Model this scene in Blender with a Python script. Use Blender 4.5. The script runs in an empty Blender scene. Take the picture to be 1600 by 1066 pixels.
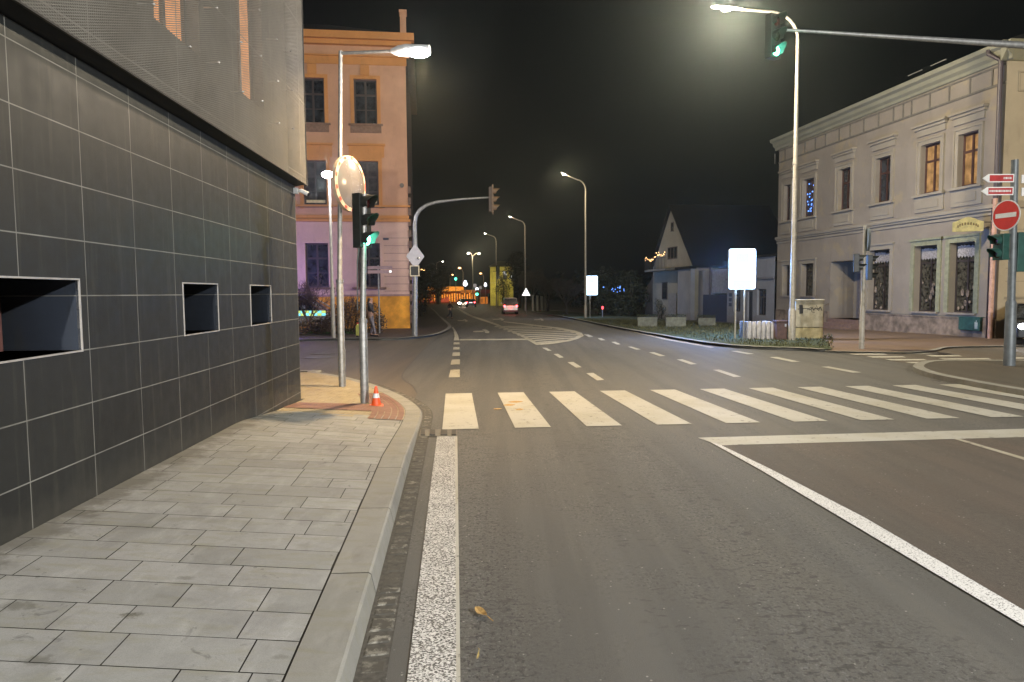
import bpy, bmesh, math, random
from mathutils import Vector, Matrix
R = math.radians
random.seed(7)
C = bpy.context.scene.collection
SC = bpy.context.scene

# ---------------------------------------------------------------- camera, world, exposure
F = 1089.0
CAMZ = 1.83
cam_d = bpy.data.cameras.new("camera"); cam = bpy.data.objects.new("camera", cam_d); C.objects.link(cam)
cam_d.sensor_width = 36; cam_d.lens = 36 * F / 1600; cam_d.clip_end = 4000; cam_d.clip_start = 0.05
CAMM = Matrix.Rotation(R(90 - 3.99), 4, 'X') @ Matrix.Rotation(-0.0075, 4, 'Z')
cam.matrix_world = Matrix.Translation((0, 0, CAMZ)) @ CAMM
SC.camera = cam
w = bpy.data.worlds.new("World"); SC.world = w; w.use_nodes = True
wn = w.node_tree.nodes; wb = wn['Background']
sky = wn.new('ShaderNodeTexSky'); sky.sky_type = 'NISHITA'; sky.sun_disc = False
sky.sun_elevation = R(-4); sky.sun_rotation = R(60)
mixw = wn.new('ShaderNodeMix'); mixw.data_type = 'RGBA'; mixw.inputs['Factor'].default_value = 0.93
mixw.inputs['B'].default_value = (0.018, 0.021, 0.024, 1)
w.node_tree.links.new(sky.outputs[0], mixw.inputs['A']); w.node_tree.links.new(mixw.outputs['Result'], wb.inputs[0])
wb.inputs[1].default_value = 0.11
SC.view_settings.view_transform = 'Standard'; SC.view_settings.look = 'None'
SC.view_settings.exposure = 0.24; SC.view_settings.gamma = 1
cy = SC.cycles
cy.use_denoising = True; cy.denoiser = 'OPENIMAGEDENOISE'
cy.max_bounces = 5; cy.diffuse_bounces = 2; cy.glossy_bounces = 2; cy.transparent_max_bounces = 10; cy.volume_bounces = 0
cy.transmission_bounces = 2; cy.sample_clamp_indirect = 3; cy.use_light_tree = True
cy.caustics_reflective = False; cy.caustics_refractive = False
HAZE = 0.0007

# lamp powers and colours
WARM = (1.0, 0.80, 0.52); COOL = (0.98, 0.95, 1.0); NEUT = (1.0, 0.90, 0.74)

# ---------------------------------------------------------------- measuring helpers
GY = [(-400, 0), (7, 0), (13.6, -.11), (30, -.16), (80, -.80), (3000, -.80)]
def lerp_tab(tab, y):
    if y <= tab[0][0]: return tab[0][1]
    for (a, za), (b, zb) in zip(tab, tab[1:]):
        if y <= b: return za + (zb - za) * (y - a) / (b - a)
    return tab[-1][1]
def g(y): return lerp_tab(GY, y)
M3 = CAMM.to_3x3()
def ray(px, py): return M3 @ Vector(((px - 800) / F, -(py - 533) / F, -1))
def at(px, py, Y):
    d = ray(px, py); t = Y / d.y
    return Vector((d.x * t, Y, CAMZ + d.z * t))
def gp(px, py, dz=0.0):
    d = ray(px, py); lo, hi = 0.5, 600.0
    for _ in range(60):
        m = (lo + hi) / 2
        if CAMZ + d.z * m / d.y > g(m) + dz: lo = m
        else: hi = m
    return at(px, py, lo)
def pix(p):
    v = M3.transposed() @ (Vector(p) - Vector((0, 0, CAMZ)))
    return (800 + F * v.x / -v.z, 533 - F * v.y / -v.z)

# ---------------------------------------------------------------- node helpers
class NT:
    def __init__(s, name):
        s.m = bpy.data.materials.new(name); s.m.use_nodes = True
        s.t = s.m.node_tree; s.n = s.t.nodes; s.l = s.t.links
        s.b = s.n['Principled BSDF']; s.out = s.n['Material Output']
        s.tc = None
    def _c(s, v, sock):
        if hasattr(v, 'is_output') or isinstance(v, bpy.types.NodeSocket): s.l.new(v, sock)
        else: sock.default_value = v
    def m_(s, op, a, b=0.0, c=0.0, clamp=False):
        n = s.n.new('ShaderNodeMath'); n.operation = op; n.use_clamp = clamp
        s._c(a, n.inputs[0]); s._c(b, n.inputs[1]); s._c(c, n.inputs[2]); return n.outputs[0]
    def obj(s):
        if not s.tc: s.tc = s.n.new('ShaderNodeTexCoord')
        return s.tc.outputs['Object']
    def mapped(s, scale=(1, 1, 1), rot=(0, 0, 0)):
        n = s.n.new('ShaderNodeMapping'); s.l.new(s.obj(), n.inputs[0])
        n.inputs['Scale'].default_value = scale; n.inputs['Rotation'].default_value = rot; return n.outputs[0]
    def xyz(s, v=None):
        n = s.n.new('ShaderNodeSeparateXYZ'); s.l.new(v or s.obj(), n.inputs[0]); return n.outputs
    def noise(s, scale=5, detail=4, rough=.55, vec=None, dist=0.0):
        n = s.n.new('ShaderNodeTexNoise'); s.l.new(vec or s.obj(), n.inputs['Vector'])
        n.inputs['Scale'].default_value = scale; n.inputs['Detail'].default_value = detail
        n.inputs['Roughness'].default_value = rough; n.inputs['Distortion'].default_value = dist
        return n.outputs['Fac']
    def ramp(s, fac, stops):
        n = s.n.new('ShaderNodeValToRGB'); s.l.new(fac, n.inputs[0]); e = n.color_ramp.elements
        while len(e) < len(stops): e.new(0.5)
        for el, (p, c) in zip(e, stops):
            el.position = p; el.color = (*c, 1) if len(c) == 3 else c
        return n.outputs['Color']
    def step(s, fac, a, b): # smooth 0..1
        n = s.n.new('ShaderNodeMapRange'); s.l.new(fac, n.inputs[0])
        n.inputs[1].default_value = a; n.inputs[2].default_value = b; n.interpolation_type = 'SMOOTHSTEP'; return n.outputs[0]
    def mix(s, f, a, b, mode='MIX'):
        n = s.n.new('ShaderNodeMix'); n.data_type = 'RGBA'; n.blend_type = mode
        s._c(f, n.inputs['Factor'])
        for v, k in ((a, 'A'), (b, 'B')):
            if isinstance(v, tuple): n.inputs[k].default_value = (*v[:3], 1)
            else: s.l.new(v, n.inputs[k])
        return n.outputs['Result']
    def bump(s, h, strength=.3, dist=.01):
        n = s.n.new('ShaderNodeBump'); s.l.new(h, n.inputs['Height'])
        n.inputs['Strength'].default_value = strength; n.inputs['Distance'].default_value = dist
        s.l.new(n.outputs[0], s.b.inputs['Normal'])
    def col(s, v): s._c(v if not isinstance(v, tuple) else (*v[:3], 1), s.b.inputs['Base Color'])
    def rough(s, v): s._c(v, s.b.inputs['Roughness'])

def simple(name, col, rough=.6, metal=0.0, var=.18, scale=6.0, spec=.5):
    t = NT(name)
    n = t.noise(scale, 5, .6)
    c = t.mix(t.step(n, .3, .7), tuple(x * (1 - var) for x in col), tuple(min(1, x * (1 + var)) for x in col))
    t.col(c); t.rough(rough); t.b.inputs['Metallic'].default_value = metal
    t.b.inputs['Specular IOR Level'].default_value = spec
    return t.m
def emit(name, col, strength, sample=False, var=0.0):
    t = NT(name); e = t.n.new('ShaderNodeEmission')
    e.inputs[0].default_value = (*col, 1); e.inputs[1].default_value = strength
    if var:
        n = t.noise(3, 3); t._c(t.m_('MULTIPLY', t.m_('MULTIPLY_ADD', t.step(n, .3, .7), var, 1 - var), strength), e.inputs[1])
    t.l.new(e.outputs[0], t.out.inputs[0])
    if not sample: t.m.cycles.emission_sampling = 'NONE'
    return t.m
MC = {}
def S(name, *a, **k):
    if name not in MC: MC[name] = simple(name, *a, **k)
    return MC[name]
def E(name, *a, **k):
    if name not in MC: MC[name] = emit(name, *a, **k)
    return MC[name]

# ---------------------------------------------------------------- mesh helpers
class MB:
    def __init__(s): s.v = []; s.f = []; s.c = []; s.cur = None
    def add(s, vs, fs):
        o = len(s.v); s.v += [tuple(v) for v in vs]; s.f += [tuple(i + o for i in f) for f in fs]
        s.c += [s.cur if s.cur is not None else 0.5] * len(fs); return s
    def poly(s, pts): return s.add(pts, [tuple(range(len(pts)))])
    def box(s, x0, x1, y0, y1, z0, z1):
        v = [(x, y, z) for z in (z0, z1) for y in (y0, y1) for x in (x0, x1)]
        return s.add(v, [(0, 2, 3, 1), (4, 5, 7, 6), (0, 1, 5, 4), (2, 6, 7, 3), (0, 4, 6, 2), (1, 3, 7, 5)])
    def tube(s, pts, rad, n=10, cap=True):
        pts = [Vector(p) for p in pts]
        if not isinstance(rad, (list, tuple)): rad = [rad] * len(pts)
        vs = []; fs = []; ref = None
        for i, p in enumerate(pts):
            d = (pts[min(i + 1, len(pts) - 1)] - pts[max(i - 1, 0)]).normalized()
            if ref is None: ref = Vector((1, 0, 0)) if abs(d.x) < .8 else Vector((0, 1, 0))
            a = (ref - d * ref.dot(d)).normalized(); b = d.cross(a); ref = a
            for k in range(n):
                t = 2 * math.pi * k / n; vs.append(p + (a * math.cos(t) + b * math.sin(t)) * rad[i])
        for i in range(len(pts) - 1):
            for k in range(n):
                fs.append((i * n + k, i * n + (k + 1) % n, (i + 1) * n + (k + 1) % n, (i + 1) * n + k))
        if cap: fs += [tuple(range(n))[::-1], tuple(range((len(pts) - 1) * n, len(pts) * n))]
        return s.add(vs, fs)
    def lathe(s, prof, n=20, o=(0, 0, 0)): # (r,z)
        vs = []; fs = []
        for r, z in prof:
            for k in range(n):
                t = 2 * math.pi * k / n; vs.append((o[0] + r * math.cos(t), o[1] + r * math.sin(t), o[2] + z))
        for i in range(len(prof) - 1):
            for k in range(n): fs.append((i * n + k, i * n + (k + 1) % n, (i + 1) * n + (k + 1) % n, (i + 1) * n + k))
        fs += [tuple(range(n))[::-1], tuple(range((len(prof) - 1) * n, len(prof) * n))]
        return s.add(vs, fs)
    def prism(s, poly, a, b, axis='y'): # polygon in the other two axes, extruded a..b
        n = len(poly)
        def P(u, v, t): return {'y': (u, t, v), 'x': (t, u, v), 'z': (u, v, t)}[axis]
        vs = [P(u, v, a) for u, v in poly] + [P(u, v, b) for u, v in poly]
        fs = [tuple(range(n)), tuple(range(n, 2 * n))[::-1]] + [(i, i + n, (i + 1) % n + n, (i + 1) % n) for i in range(n)]
        return s.add(vs, fs)
    def sphere(s, c, r, n=10, m=6, sc=(1, 1, 1)):
        return s.lathe2(c, [(max(1e-4, r * math.sin(math.pi * i / m)), -r * math.cos(math.pi * i / m)) for i in range(m + 1)], n, sc)
    def lathe2(s, c, prof, n, sc):
        k = len(s.v); s.lathe(prof, n, (0, 0, 0))
        for i in range(k, len(s.v)):
            x, y, z = s.v[i]; s.v[i] = (c[0] + x * sc[0], c[1] + y * sc[1], c[2] + z * sc[2])
        return s
    def build(s, name, mat, parent=None, smooth=False, bevel=0, loc=None, tone=False):
        me = bpy.data.meshes.new(name); me.from_pydata(s.v, [], s.f); me.validate()
        bm = bmesh.new(); bm.from_mesh(me); bmesh.ops.recalc_face_normals(bm, faces=bm.faces); bm.to_mesh(me); bm.free()
        if tone:
            at_ = me.attributes.new('tone', 'FLOAT', 'FACE')
            if len(me.polygons) == len(s.c): at_.data.foreach_set('value', s.c)
        o = bpy.data.objects.new(name, me); C.objects.link(o)
        if mat: me.materials.append(mat)
        if smooth:
            me.polygons.foreach_set('use_smooth', [True] * len(me.polygons))
            try: me.set_sharp_from_angle(angle=R(40))
            except Exception: pass
        if bevel:
            b = o.modifiers.new('b', 'BEVEL'); b.width = bevel; b.segments = 2; b.limit_method = 'ANGLE'
        if parent: o.parent = parent
        if loc is not None: o.location = loc
        return o
def tag(o, label, cat, group=None):
    o['label'] = label; o['category'] = cat
    if group: o['group'] = group
    return o
def thing(name, label, cat, loc=(0, 0, 0), rz=0.0, group=None):
    o = bpy.data.objects.new(name, None); C.objects.link(o); o.location = loc; o.rotation_euler = (0, 0, rz)
    o.empty_display_size = .2
    return tag(o, label, cat, group)
def struct(o, kind='structure'): o['kind'] = kind; return o
def lamp(kind, loc, power, col, parent=None, size=.15, spot=None, rot=None):
    d = bpy.data.lights.new('light', kind); d.energy = power; d.color = col
    if kind in ('POINT', 'SPOT'): d.shadow_soft_size = size
    if kind == 'SPOT': d.spot_size = spot or R(150); d.spot_blend = 1
    o = bpy.data.objects.new('light', d); C.objects.link(o); o.location = loc
    if rot: o.rotation_euler = rot
    if parent: o.parent = parent
    return o

def bands(poly):
    ys = [p[1] for p in poly]; out = []
    cuts = [-400, 7, 13.6, 30, 80, 3000]
    for a, b in zip(cuts, cuts[1:]):
        if b <= min(ys) or a >= max(ys): continue
        q = list(poly)
        for lim, sg in ((a, 1), (b, -1)):
            r = []
            for i in range(len(q)):
                p0, p1 = q[i - 1], q[i]; i0 = sg * (p0[1] - lim) >= 0; i1 = sg * (p1[1] - lim) >= 0
                if i0 != i1:
                    t = (lim - p0[1]) / (p1[1] - p0[1]); r.append((p0[0] + t * (p1[0] - p0[0]), lim))
                if i1: r.append((p1[0], p1[1]))
            q = r
            if not q: break
        if len(q) > 2: out.append(q)
    return out
def drape(mb, poly, dz):
    for q in bands([(p[0], p[1]) for p in poly]): mb.poly([(x, y, g(y) + dz) for x, y in q])
def dpx(mb, pts, dz=.008): drape(mb, [gp(*p) for p in pts], dz)
def slab_side(mb, line, dz, depth=.3): # vertical skirt along a line
    for a, b in zip(line, line[1:]):
        n = 4
        for i in range(n):
            p = [a[k] + (b[k] - a[k]) * i / n for k in (0, 1)]; q = [a[k] + (b[k] - a[k]) * (i + 1) / n for k in (0, 1)]
            mb.poly([(p[0], p[1], g(p[1]) + dz), (q[0], q[1], g(q[1]) + dz), (q[0], q[1], g(q[1]) + dz - depth), (p[0], p[1], g(p[1]) + dz - depth)])
def smooth_line(pts, n=6):
    pts = [Vector((p[0], p[1])) for p in pts]; out = []
    for i in range(len(pts) - 1):
        p0, p1, p2, p3 = pts[max(i - 1, 0)], pts[i], pts[i + 1], pts[min(i + 2, len(pts) - 1)]
        for k in range(n):
            t = k / n
            out.append(.5 * ((2 * p1) + (p2 - p0) * t + (2 * p0 - 5 * p1 + 4 * p2 - p3) * t * t + (3 * p1 - p0 - 3 * p2 + p3) * t ** 3))
    out.append(pts[-1]); return out
def offset(line, d):
    out = []
    for i, p in enumerate(line):
        a = line[max(i - 1, 0)]; b = line[min(i + 1, len(line) - 1)]
        t = (b - a); t.normalize(); out.append(Vector((p.x + t.y * d, p.y - t.x * d)))  # +d = right of travel
    return out

# ---------------------------------------------------------------- ground materials
ROADROT = math.atan(.0826)
def asphalt(name, base=(.084, .082, .076), brown=0.0, blotch=1.0):
    t = NT(name)
    vr = t.mapped((1, 1, 1), (0, 0, -ROADROT)); X, Y_, Z = t.xyz(vr)
    fine = t.noise(210, 2, .75); mid = t.noise(38, 4, .7); big = t.noise(.6, 5, .62, t.mapped((1, .3, 1), (0, 0, -ROADROT)))
    pits = t.noise(38, 4, .62, t.mapped((1, .75, 1)))
    u = t.m_('ADD', X, t.m_('MULTIPLY', t.noise(1.1, 3), .7))
    strip = t.m_('MAXIMUM', t.step(t.m_('ABSOLUTE', t.m_('SUBTRACT', u, .50)), .42, .10), t.m_('MULTIPLY', t.step(t.m_('ABSOLUTE', t.m_('SUBTRACT', u, 2.4)), .7, .1), .75))
    patchy = t.step(t.noise(1.0, 4, .6), .42, .62)
    msk = t.m_('MAXIMUM', t.m_('MULTIPLY', patchy, .8), strip)
    c = t.ramp(fine, [(.25, tuple(x * .45 for x in base)), (.5, base), (.72, tuple(x * 1.9 for x in base))])
    c = t.mix(t.m_('MULTIPLY', t.step(mid, .30, .72), .5), c, tuple(x * 1.35 for x in base))
    c = t.mix(t.m_('MULTIPLY', t.step(big, .38, .64), .5), c, (base[0] * (1.30 + brown), base[1] * 1.20, base[2] * 1.05))
    c = t.mix(t.m_('MULTIPLY', t.step(pits, .53, .60), t.m_('MULTIPLY', msk, .9 * blotch)), c, tuple(x * .32 for x in base))
    c = t.mix(t.m_('MULTIPLY', t.step(t.noise(47, 3, .6), .56, .63), t.m_('MULTIPLY', msk, .7 * blotch)), c, tuple(x * 2.1 for x in base))
    chips = t.n.new('ShaderNodeTexVoronoi'); t.l.new(t.obj(), chips.inputs['Vector']); chips.inputs['Scale'].default_value = 26
    c = t.mix(t.m_('MULTIPLY', t.m_('LESS_THAN', chips.outputs['Distance'], .16), t.m_('GREATER_THAN', t.noise(7, 2), .60)), c, (.30, .29, .26))
    # long tar-filled cracks
    long = t.noise(1.0, 4, .6, t.mapped((2.4, .10, 1), (0, 0, -ROADROT)))
    c = t.mix(t.m_('MULTIPLY', t.step(long, .56, .40), .38), c, tuple(x * .60 for x in base))
    c = t.mix(t.m_('MULTIPLY', t.step(long, .55, .72), .40), c, (base[0] * 1.45, base[1] * 1.36, base[2] * 1.20))
    bl = t.noise(15, 3, .6, t.mapped((.62, 1.25, 1)), .5); wt_ = t.m_('MULTIPLY', t.step(t.m_('ABSOLUTE', t.m_('SUBTRACT', u, 2.15)), 1.1, .3), t.step(t.noise(1.4, 3), .36, .56))
    c = t.mix(t.m_('MULTIPLY', t.step(bl, .565, .63), t.m_('MULTIPLY', t.m_('MAXIMUM', wt_, t.m_('MULTIPLY', strip, .8)), .72 * blotch)), c, tuple(x * .38 for x in base))
    cr = t.n.new('ShaderNodeTexVoronoi'); cr.feature = 'DISTANCE_TO_EDGE'; t.l.new(t.mapped((.55, .16, 1), (0, 0, -ROADROT + .1)), cr.inputs['Vector']); cr.inputs['Scale'].default_value = .5
    wob = t.m_('ADD', cr.outputs['Distance'], t.m_('MULTIPLY', t.m_('SUBTRACT', t.noise(3, 4), .5), .03))
    c = t.mix(t.m_('MULTIPLY', t.m_('LESS_THAN', t.m_('ABSOLUTE', wob), 0.0016), .0), c, tuple(x * .4 for x in base))
    t.col(c); t.rough(t.m_('MULTIPLY_ADD', mid, .3, .48))
    t.bump(t.m_('ADD', fine, t.m_('MULTIPLY', t.m_('SUBTRACT', 1.0, t.m_('MULTIPLY', pits, msk)), 1.2)), .7, .007)
    t.b.inputs['Specular IOR Level'].default_value = .4
    return t.m
M_ROAD = asphalt('asphalt')
M_ROAD2 = asphalt('side asphalt', (.085, .074, .058), .1, .25)
M_ROAD3 = asphalt('worn asphalt', (.066, .056, .047), .25, .6)
def paint(name, col=(.42, .41, .36), wear=.85, sc=9):
    t = NT(name)
    n = t.noise(sc, 6, .7); n2 = t.noise(1.1, 4, .6); n3 = t.noise(120, 2, .6)
    c = t.mix(t.m_('MULTIPLY', t.step(n2, .42, .68), .45), col, (col[0] * .72, col[1] * .66, col[2] * .5))
    c = t.mix(t.step(n, .80 - .25 * wear, .86 - .22 * wear), c, (.11, .10, .085))
    c = t.mix(t.m_('MULTIPLY', t.step(n3, .55, .75), .3), c, (.3, .28, .24))
    t.col(c); t.rough(.6); t.bump(n3, .2, .003); return t.m
M_PAINT = paint('road paint'); M_PAINT_W = paint('worn road paint', (.38, .35, .27), .95)
def struct_paint(thr=.545, name='textured edge paint'):
    t = NT(name)
    v = t.mapped((1.0, 1.5, 1), (0, 0, -ROADROT))
    n = t.noise(78, 3, .55, v, .3); n2 = t.noise(2.2, 3)
    f = t.step(t.m_('ADD', n, t.m_('MULTIPLY', n2, .12)), thr, thr + .03)
    t.col(t.mix(f, (.075, .07, .063), (.62, .61, .58))); t.rough(.6); t.bump(f, .5, .004); return t.m
M_SPAINT = struct_paint(); M_SPAINT2 = struct_paint(.455, 'textured lane paint')
def slab_mat(name, a, b, stain=1.0):
    t = NT(name)
    at_ = t.n.new('ShaderNodeAttribute'); at_.attribute_name = 'tone'
    c = t.mix(at_.outputs['Fac'], a, b)
    # the cast stone is marbled along each slab, in grey and yellowish tones
    c = t.mix(t.m_('MULTIPLY', t.step(t.noise(4.5, 4, .6, t.mapped((.7, 2.2, 1)), .6), .45, .7), .5), c, (a[0] * .94, a[1] * .90, a[2] * .66))
    c = t.mix(t.m_('MULTIPLY', t.step(t.noise(3.1, 5, .65, t.mapped((1.4, .9, 1)), .9), .52, .72), .45), c, (a[0] * .80, a[1] * .79, a[2] * .84))
    c = t.mix(t.m_('MULTIPLY', t.step(t.noise(1.7, 5, .65), .45, .72), .5 * stain), c, tuple(x * .62 for x in a))
    c = t.mix(t.m_('MULTIPLY', t.step(t.noise(4.3, 6, .72, None, 1.2), .61, .70), .6 * stain), c, tuple(x * .33 for x in a))
    c = t.mix(t.m_('MULTIPLY', t.step(t.noise(3.3, 3, .6, t.mapped((2.2, .8, 1))), .5, .75), .35), c, tuple(min(1, x * 1.3) for x in b))
    gum = t.n.new('ShaderNodeTexVoronoi'); t.l.new(t.obj(), gum.inputs['Vector']); gum.inputs['Scale'].default_value = 4.5
    c = t.mix(t.m_('MULTIPLY', t.m_('LESS_THAN', gum.outputs['Distance'], .055), .5 * min(1, stain)), c, tuple(x * .45 for x in a))
    f = t.noise(150, 2, .7)
    c = t.mix(t.m_('MULTIPLY', t.step(f, .35, .7), .28), c, tuple(x * .55 for x in a))
    t.col(c); t.rough(.72); t.bump(t.m_('ADD', f, t.noise(9, 3)), .3, .003); return t.m
def add_wall_grime(m):
    # dirt washed off the wall lies along its foot
    n = m.node_tree.nodes; l = m.node_tree.links; b = n['Principled BSDF']; t = NT.__new__(NT); t.m = m; t.t = m.node_tree; t.n = n; t.l = l; t.b = b; t.tc = None
    X, Y_, Z = t.xyz(); dist = t.m_('ADD', t.m_('ADD', X, 3.05), t.m_('MULTIPLY', Y_, .0505))
    e = t.m_('ADD', dist, t.m_('MULTIPLY', t.m_('SUBTRACT', t.noise(3.5, 5, .7), .5), 1.1))
    src = b.inputs['Base Color'].links[0].from_socket
    c = t.mix(t.m_('MULTIPLY', t.step(e, .34, .05), .62), src, (.075, .068, .05))
    def blot(x, y, r_):
        d2 = t.m_('SQRT', t.m_('ADD', t.m_('POWER', t.m_('SUBTRACT', X, x), 2.0), t.m_('POWER', t.m_('MULTIPLY', t.m_('SUBTRACT', Y_, y), 1.6), 2.0)))
        return t.step(t.m_('ADD', d2, t.m_('MULTIPLY', t.m_('SUBTRACT', t.noise(14, 5, .75), .5), r_ * 2.6)), r_, r_ * .25)
    for (px_, py_, r_, k) in ((203, 965, .085, .75), (30, 960, .12, .5), (60, 1040, .09, .45), (290, 905, .06, .4), (440, 1015, .05, .3)):
        q = gp(px_, py_, .17); c = t.mix(t.m_('MULTIPLY', blot(q.x, q.y, r_), k), c, (.07, .067, .045))
    t.col(c); return m
M_SLAB = slab_mat('paving slab', (.26, .262, .245), (.34, .34, .325))
add_wall_grime(M_SLAB)
M_BEIGE = slab_mat('beige paving', (.31, .26, .165), (.37, .31, .20), .7)
M_REDP = slab_mat('red tactile paving', (.19, .092, .066), (.26, .145, .105), .9)
M_KERB = slab_mat('kerb concrete', (.235, .23, .205), (.28, .272, .242), .6)
M_JOINT = S('joint sand', (.045, .043, .036), .9)
def sett_mat():
    t = NT('gutter sett'); at_ = t.n.new('ShaderNodeAttribute'); at_.attribute_name = 'tone'
    c = t.mix(at_.outputs['Fac'], (.085, .078, .062), (.30, .28, .23))
    c = t.mix(t.step(t.noise(13, 5, .7), .38, .52), c, (.062, .056, .045))
    f = t.noise(120, 2, .7); c = t.mix(t.m_('MULTIPLY', t.step(f, .4, .7), .4), c, (.04, .037, .03))
    t.col(c); t.rough(.8); t.bump(f, .4, .004); return t.m
M_SETT = sett_mat()
M_BROWNP = slab_mat('brown paving', (.15, .10, .065), (.19, .125, .08), 1.1)

# ---------------------------------------------------------------- road and ground
mb = MB()
for q in bands([(-1500, -60), (1500, -60), (1500, 2500), (-1500, 2500)]): mb.poly([(x, y, g(y) - .03) for x, y in q])
struct(mb.build('ground', S('dark earth', (.03, .033, .022), .95)))
mb = MB()
for q in bands([(-60, -25), (60, -25), (60, 330), (-60, 330)]):
    mb.poly([(x, y, g(y)) for x, y in q])
struct(mb.build('road', M_ROAD))
# browner lanes right of the long white line
mb = MB(); dpx(mb, [(1120, 693), (1600, 970), (1900, 1143), (1900, 662), (1600, 671)], .004)
struct(mb.build('road_lane', M_ROAD3))
# side street surface on the left
seam = [(464, 534), (640, 532), (676, 527), (664, 545), (650, 560), (632, 580), (629, 592), (644, 603), (652, 615), (645, 630), (620, 622), (596, 606), (541, 591), (466, 581)]
P = [gp(*p) for p in seam]; P = P[:-1] + [P[-1], Vector((-30, 17.2, 0)), Vector((-30, 29.6, 0))]
mb = MB(); drape(mb, P, .004); struct(mb.build('side_street', M_ROAD2))
mb = MB(); drape(mb, [gp(1300, 549.5), gp(1436, 571), gp(1475, 569), Vector((45, 23.0, 0)), Vector((45, 28.5, 0)), gp(1480, 543.5), gp(1380, 552.5)], .004)
struct(mb.build('side_street_right', M_ROAD2))
# tar seams
def ribbon(mb, pts, wd, dz):
    L = smooth_line(pts, 5)
    a = offset(L, wd / 2); b = offset(L, -wd / 2)
    for i in range(len(L) - 1): drape(mb, [a[i], a[i + 1], b[i + 1], b[i]], dz)
mb = MB()
ribbon(mb, [gp(*p) for p in [(690, 524), (664, 545), (650, 560), (632, 580), (629, 592), (644, 603), (652, 615)]], .03, .0065)
ribbon(mb, [gp(*p) for p in [(1290, 550), (1340, 556), (1430, 563), (1520, 566), (1600, 568)]], .06, .0065)
ribbon(mb, [gp(*p) for p in [(890, 541), (980, 551), (1130, 553), (1300, 552)]], .05, .003)
struct(mb.build('road_seam', S('tar seam', (.035, .032, .028), .6)))

# ---- markings
def road_uv(u, v): # u across to the right, v along, in the frame of the main road
    d = Vector((-.0826, 1)).normalized(); n = Vector((d.y, -d.x)); o = Vector((-.498, 0)); return o + d * v + n * u
p0 = gp(691, 672)
d = Vector((-.0826, 1)).normalized(); n = Vector((d.y, -d.x)); base = Vector((p0.x, p0.y))
mb = MB()
for i in range(11):
    a = base + n * (i * 1.0) + d * 0.0
    drape(mb, [a, a + n * .5, a + n * .5 + d * 3.85, a + d * 3.85], .008)
struct(mb.build('crosswalk', M_PAINT))
mb = MB(); dpx(mb, [(683, 683), (711, 683), (713, 1066), (713.5, 1330), (597, 1330), (636, 1066)]); struct(mb.build('edge_line', M_SPAINT))
mb = MB(); dpx(mb, [(711, 683), (714.6, 683), (719.5, 1066), (724, 1330), (713.5, 1330), (713, 1066)], .009); struct(mb.build('edge_line_rim', M_PAINT))
mb = MB(); dpx(mb, [(1090, 685), (1600, 671), (2100, 657), (2100, 670), (1600, 684), (1125, 697)]); struct(mb.build('stop_line', M_PAINT))
mb = MB(); dpx(mb, [(1110, 692), (1127, 697), (1350, 810), (1600, 956), (1980, 1178), (1960, 1190), (1600, 981), (1340, 826)], .0095)
struct(mb.build('lane_line', M_SPAINT2))
mb = MB(); dpx(mb, [(1490, 687), (1500, 687), (1600, 716), (1700, 745), (1700, 751), (1600, 720)], .0095); struct(mb.build('lane_line', M_PAINT_W))
mb = MB()
for q in [[(912, 523), (919, 523), (927, 526.5), (920, 527)], [(934, 529), (940, 529), (946, 532), (939, 532.5)], [(955, 534.8), (961, 534.5), (970, 538.5), (964, 539)],
          [(981, 542.3), (987, 542.2), (1001, 546.5), (994, 547)], [(1014, 551.2), (1022, 551), (1040, 556.8), (1031, 557.2)], [(1057, 562.3), (1066, 562), (1089, 569.6), (1079, 570.2)],
          [(1114, 578.6), (1124, 578.2), (1158, 589.3), (1147, 590)], [(1142, 549.2), (1152, 549), (1179, 553.6), (1168, 554)], [(1202, 558.8), (1214, 558.4), (1250, 565.8), (1238, 566.3)],
          [(1283, 573.8), (1295, 573.4), (1346, 582.6), (1333, 583.2)], [(847, 544), (853, 543.8), (862, 548.4), (856, 548.8)], [(865, 553.9), (872, 553.5), (881, 559.2), (874, 559.8)],
          [(887, 566.8), (896, 566.3), (909, 574.6), (900, 575.2)], [(916, 584), (927, 583.3), (944, 594.3), (933, 595.2)]]:
    dpx(mb, q, .010)
struct(mb.build('lane_dash', M_PAINT))
mb = MB()
for q in [[(704, 578.5), (718.5, 578), (718.5, 590), (701, 590.5)], [(706, 562.5), (718.5, 562), (718.5, 570), (704, 570.5)], [(707.5, 551.5), (718.5, 551), (718.5, 556.5), (706.5, 557)],
          [(708.5, 543), (718, 543), (718, 546.5), (708, 547)], [(709, 535.5), (718, 535.3), (718, 538.5), (708.5, 538.8)],
          [(709, 532.5), (717.5, 532.3), (716, 525), (712, 517), (708, 511.5), (706.5, 512), (709, 518), (710.5, 526)]]:
    dpx(mb, q, .010)
dpx(mb, [(718, 530.6), (829, 529.6), (832, 531.4), (718, 532.4)], .010)
struct(mb.build('edge_dash', M_PAINT_W))
mb = MB()
dpx(mb, [(713, 482), (716, 482), (742, 494.6), (777, 506.5), (815, 523), (845, 538.8), (838, 539.6), (809, 523.6), (772, 507.6), (738, 496)], .010)
out_i = [(845, 539.4), (868, 537.2), (890, 533.6), (904, 529.6), (912, 525.4), (909, 520.6), (898, 517), (872, 512), (830, 507), (788, 502.6)]
inn_i = [(838, 536.6), (866, 534.8), (886, 531.6), (898, 528), (903, 525), (900, 521.6), (890, 518.6), (868, 514), (828, 508.6), (786, 503.4)]
for i in range(len(out_i) - 1): dpx(mb, [out_i[i], out_i[i + 1], inn_i[i + 1], inn_i[i]], .010)
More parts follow.
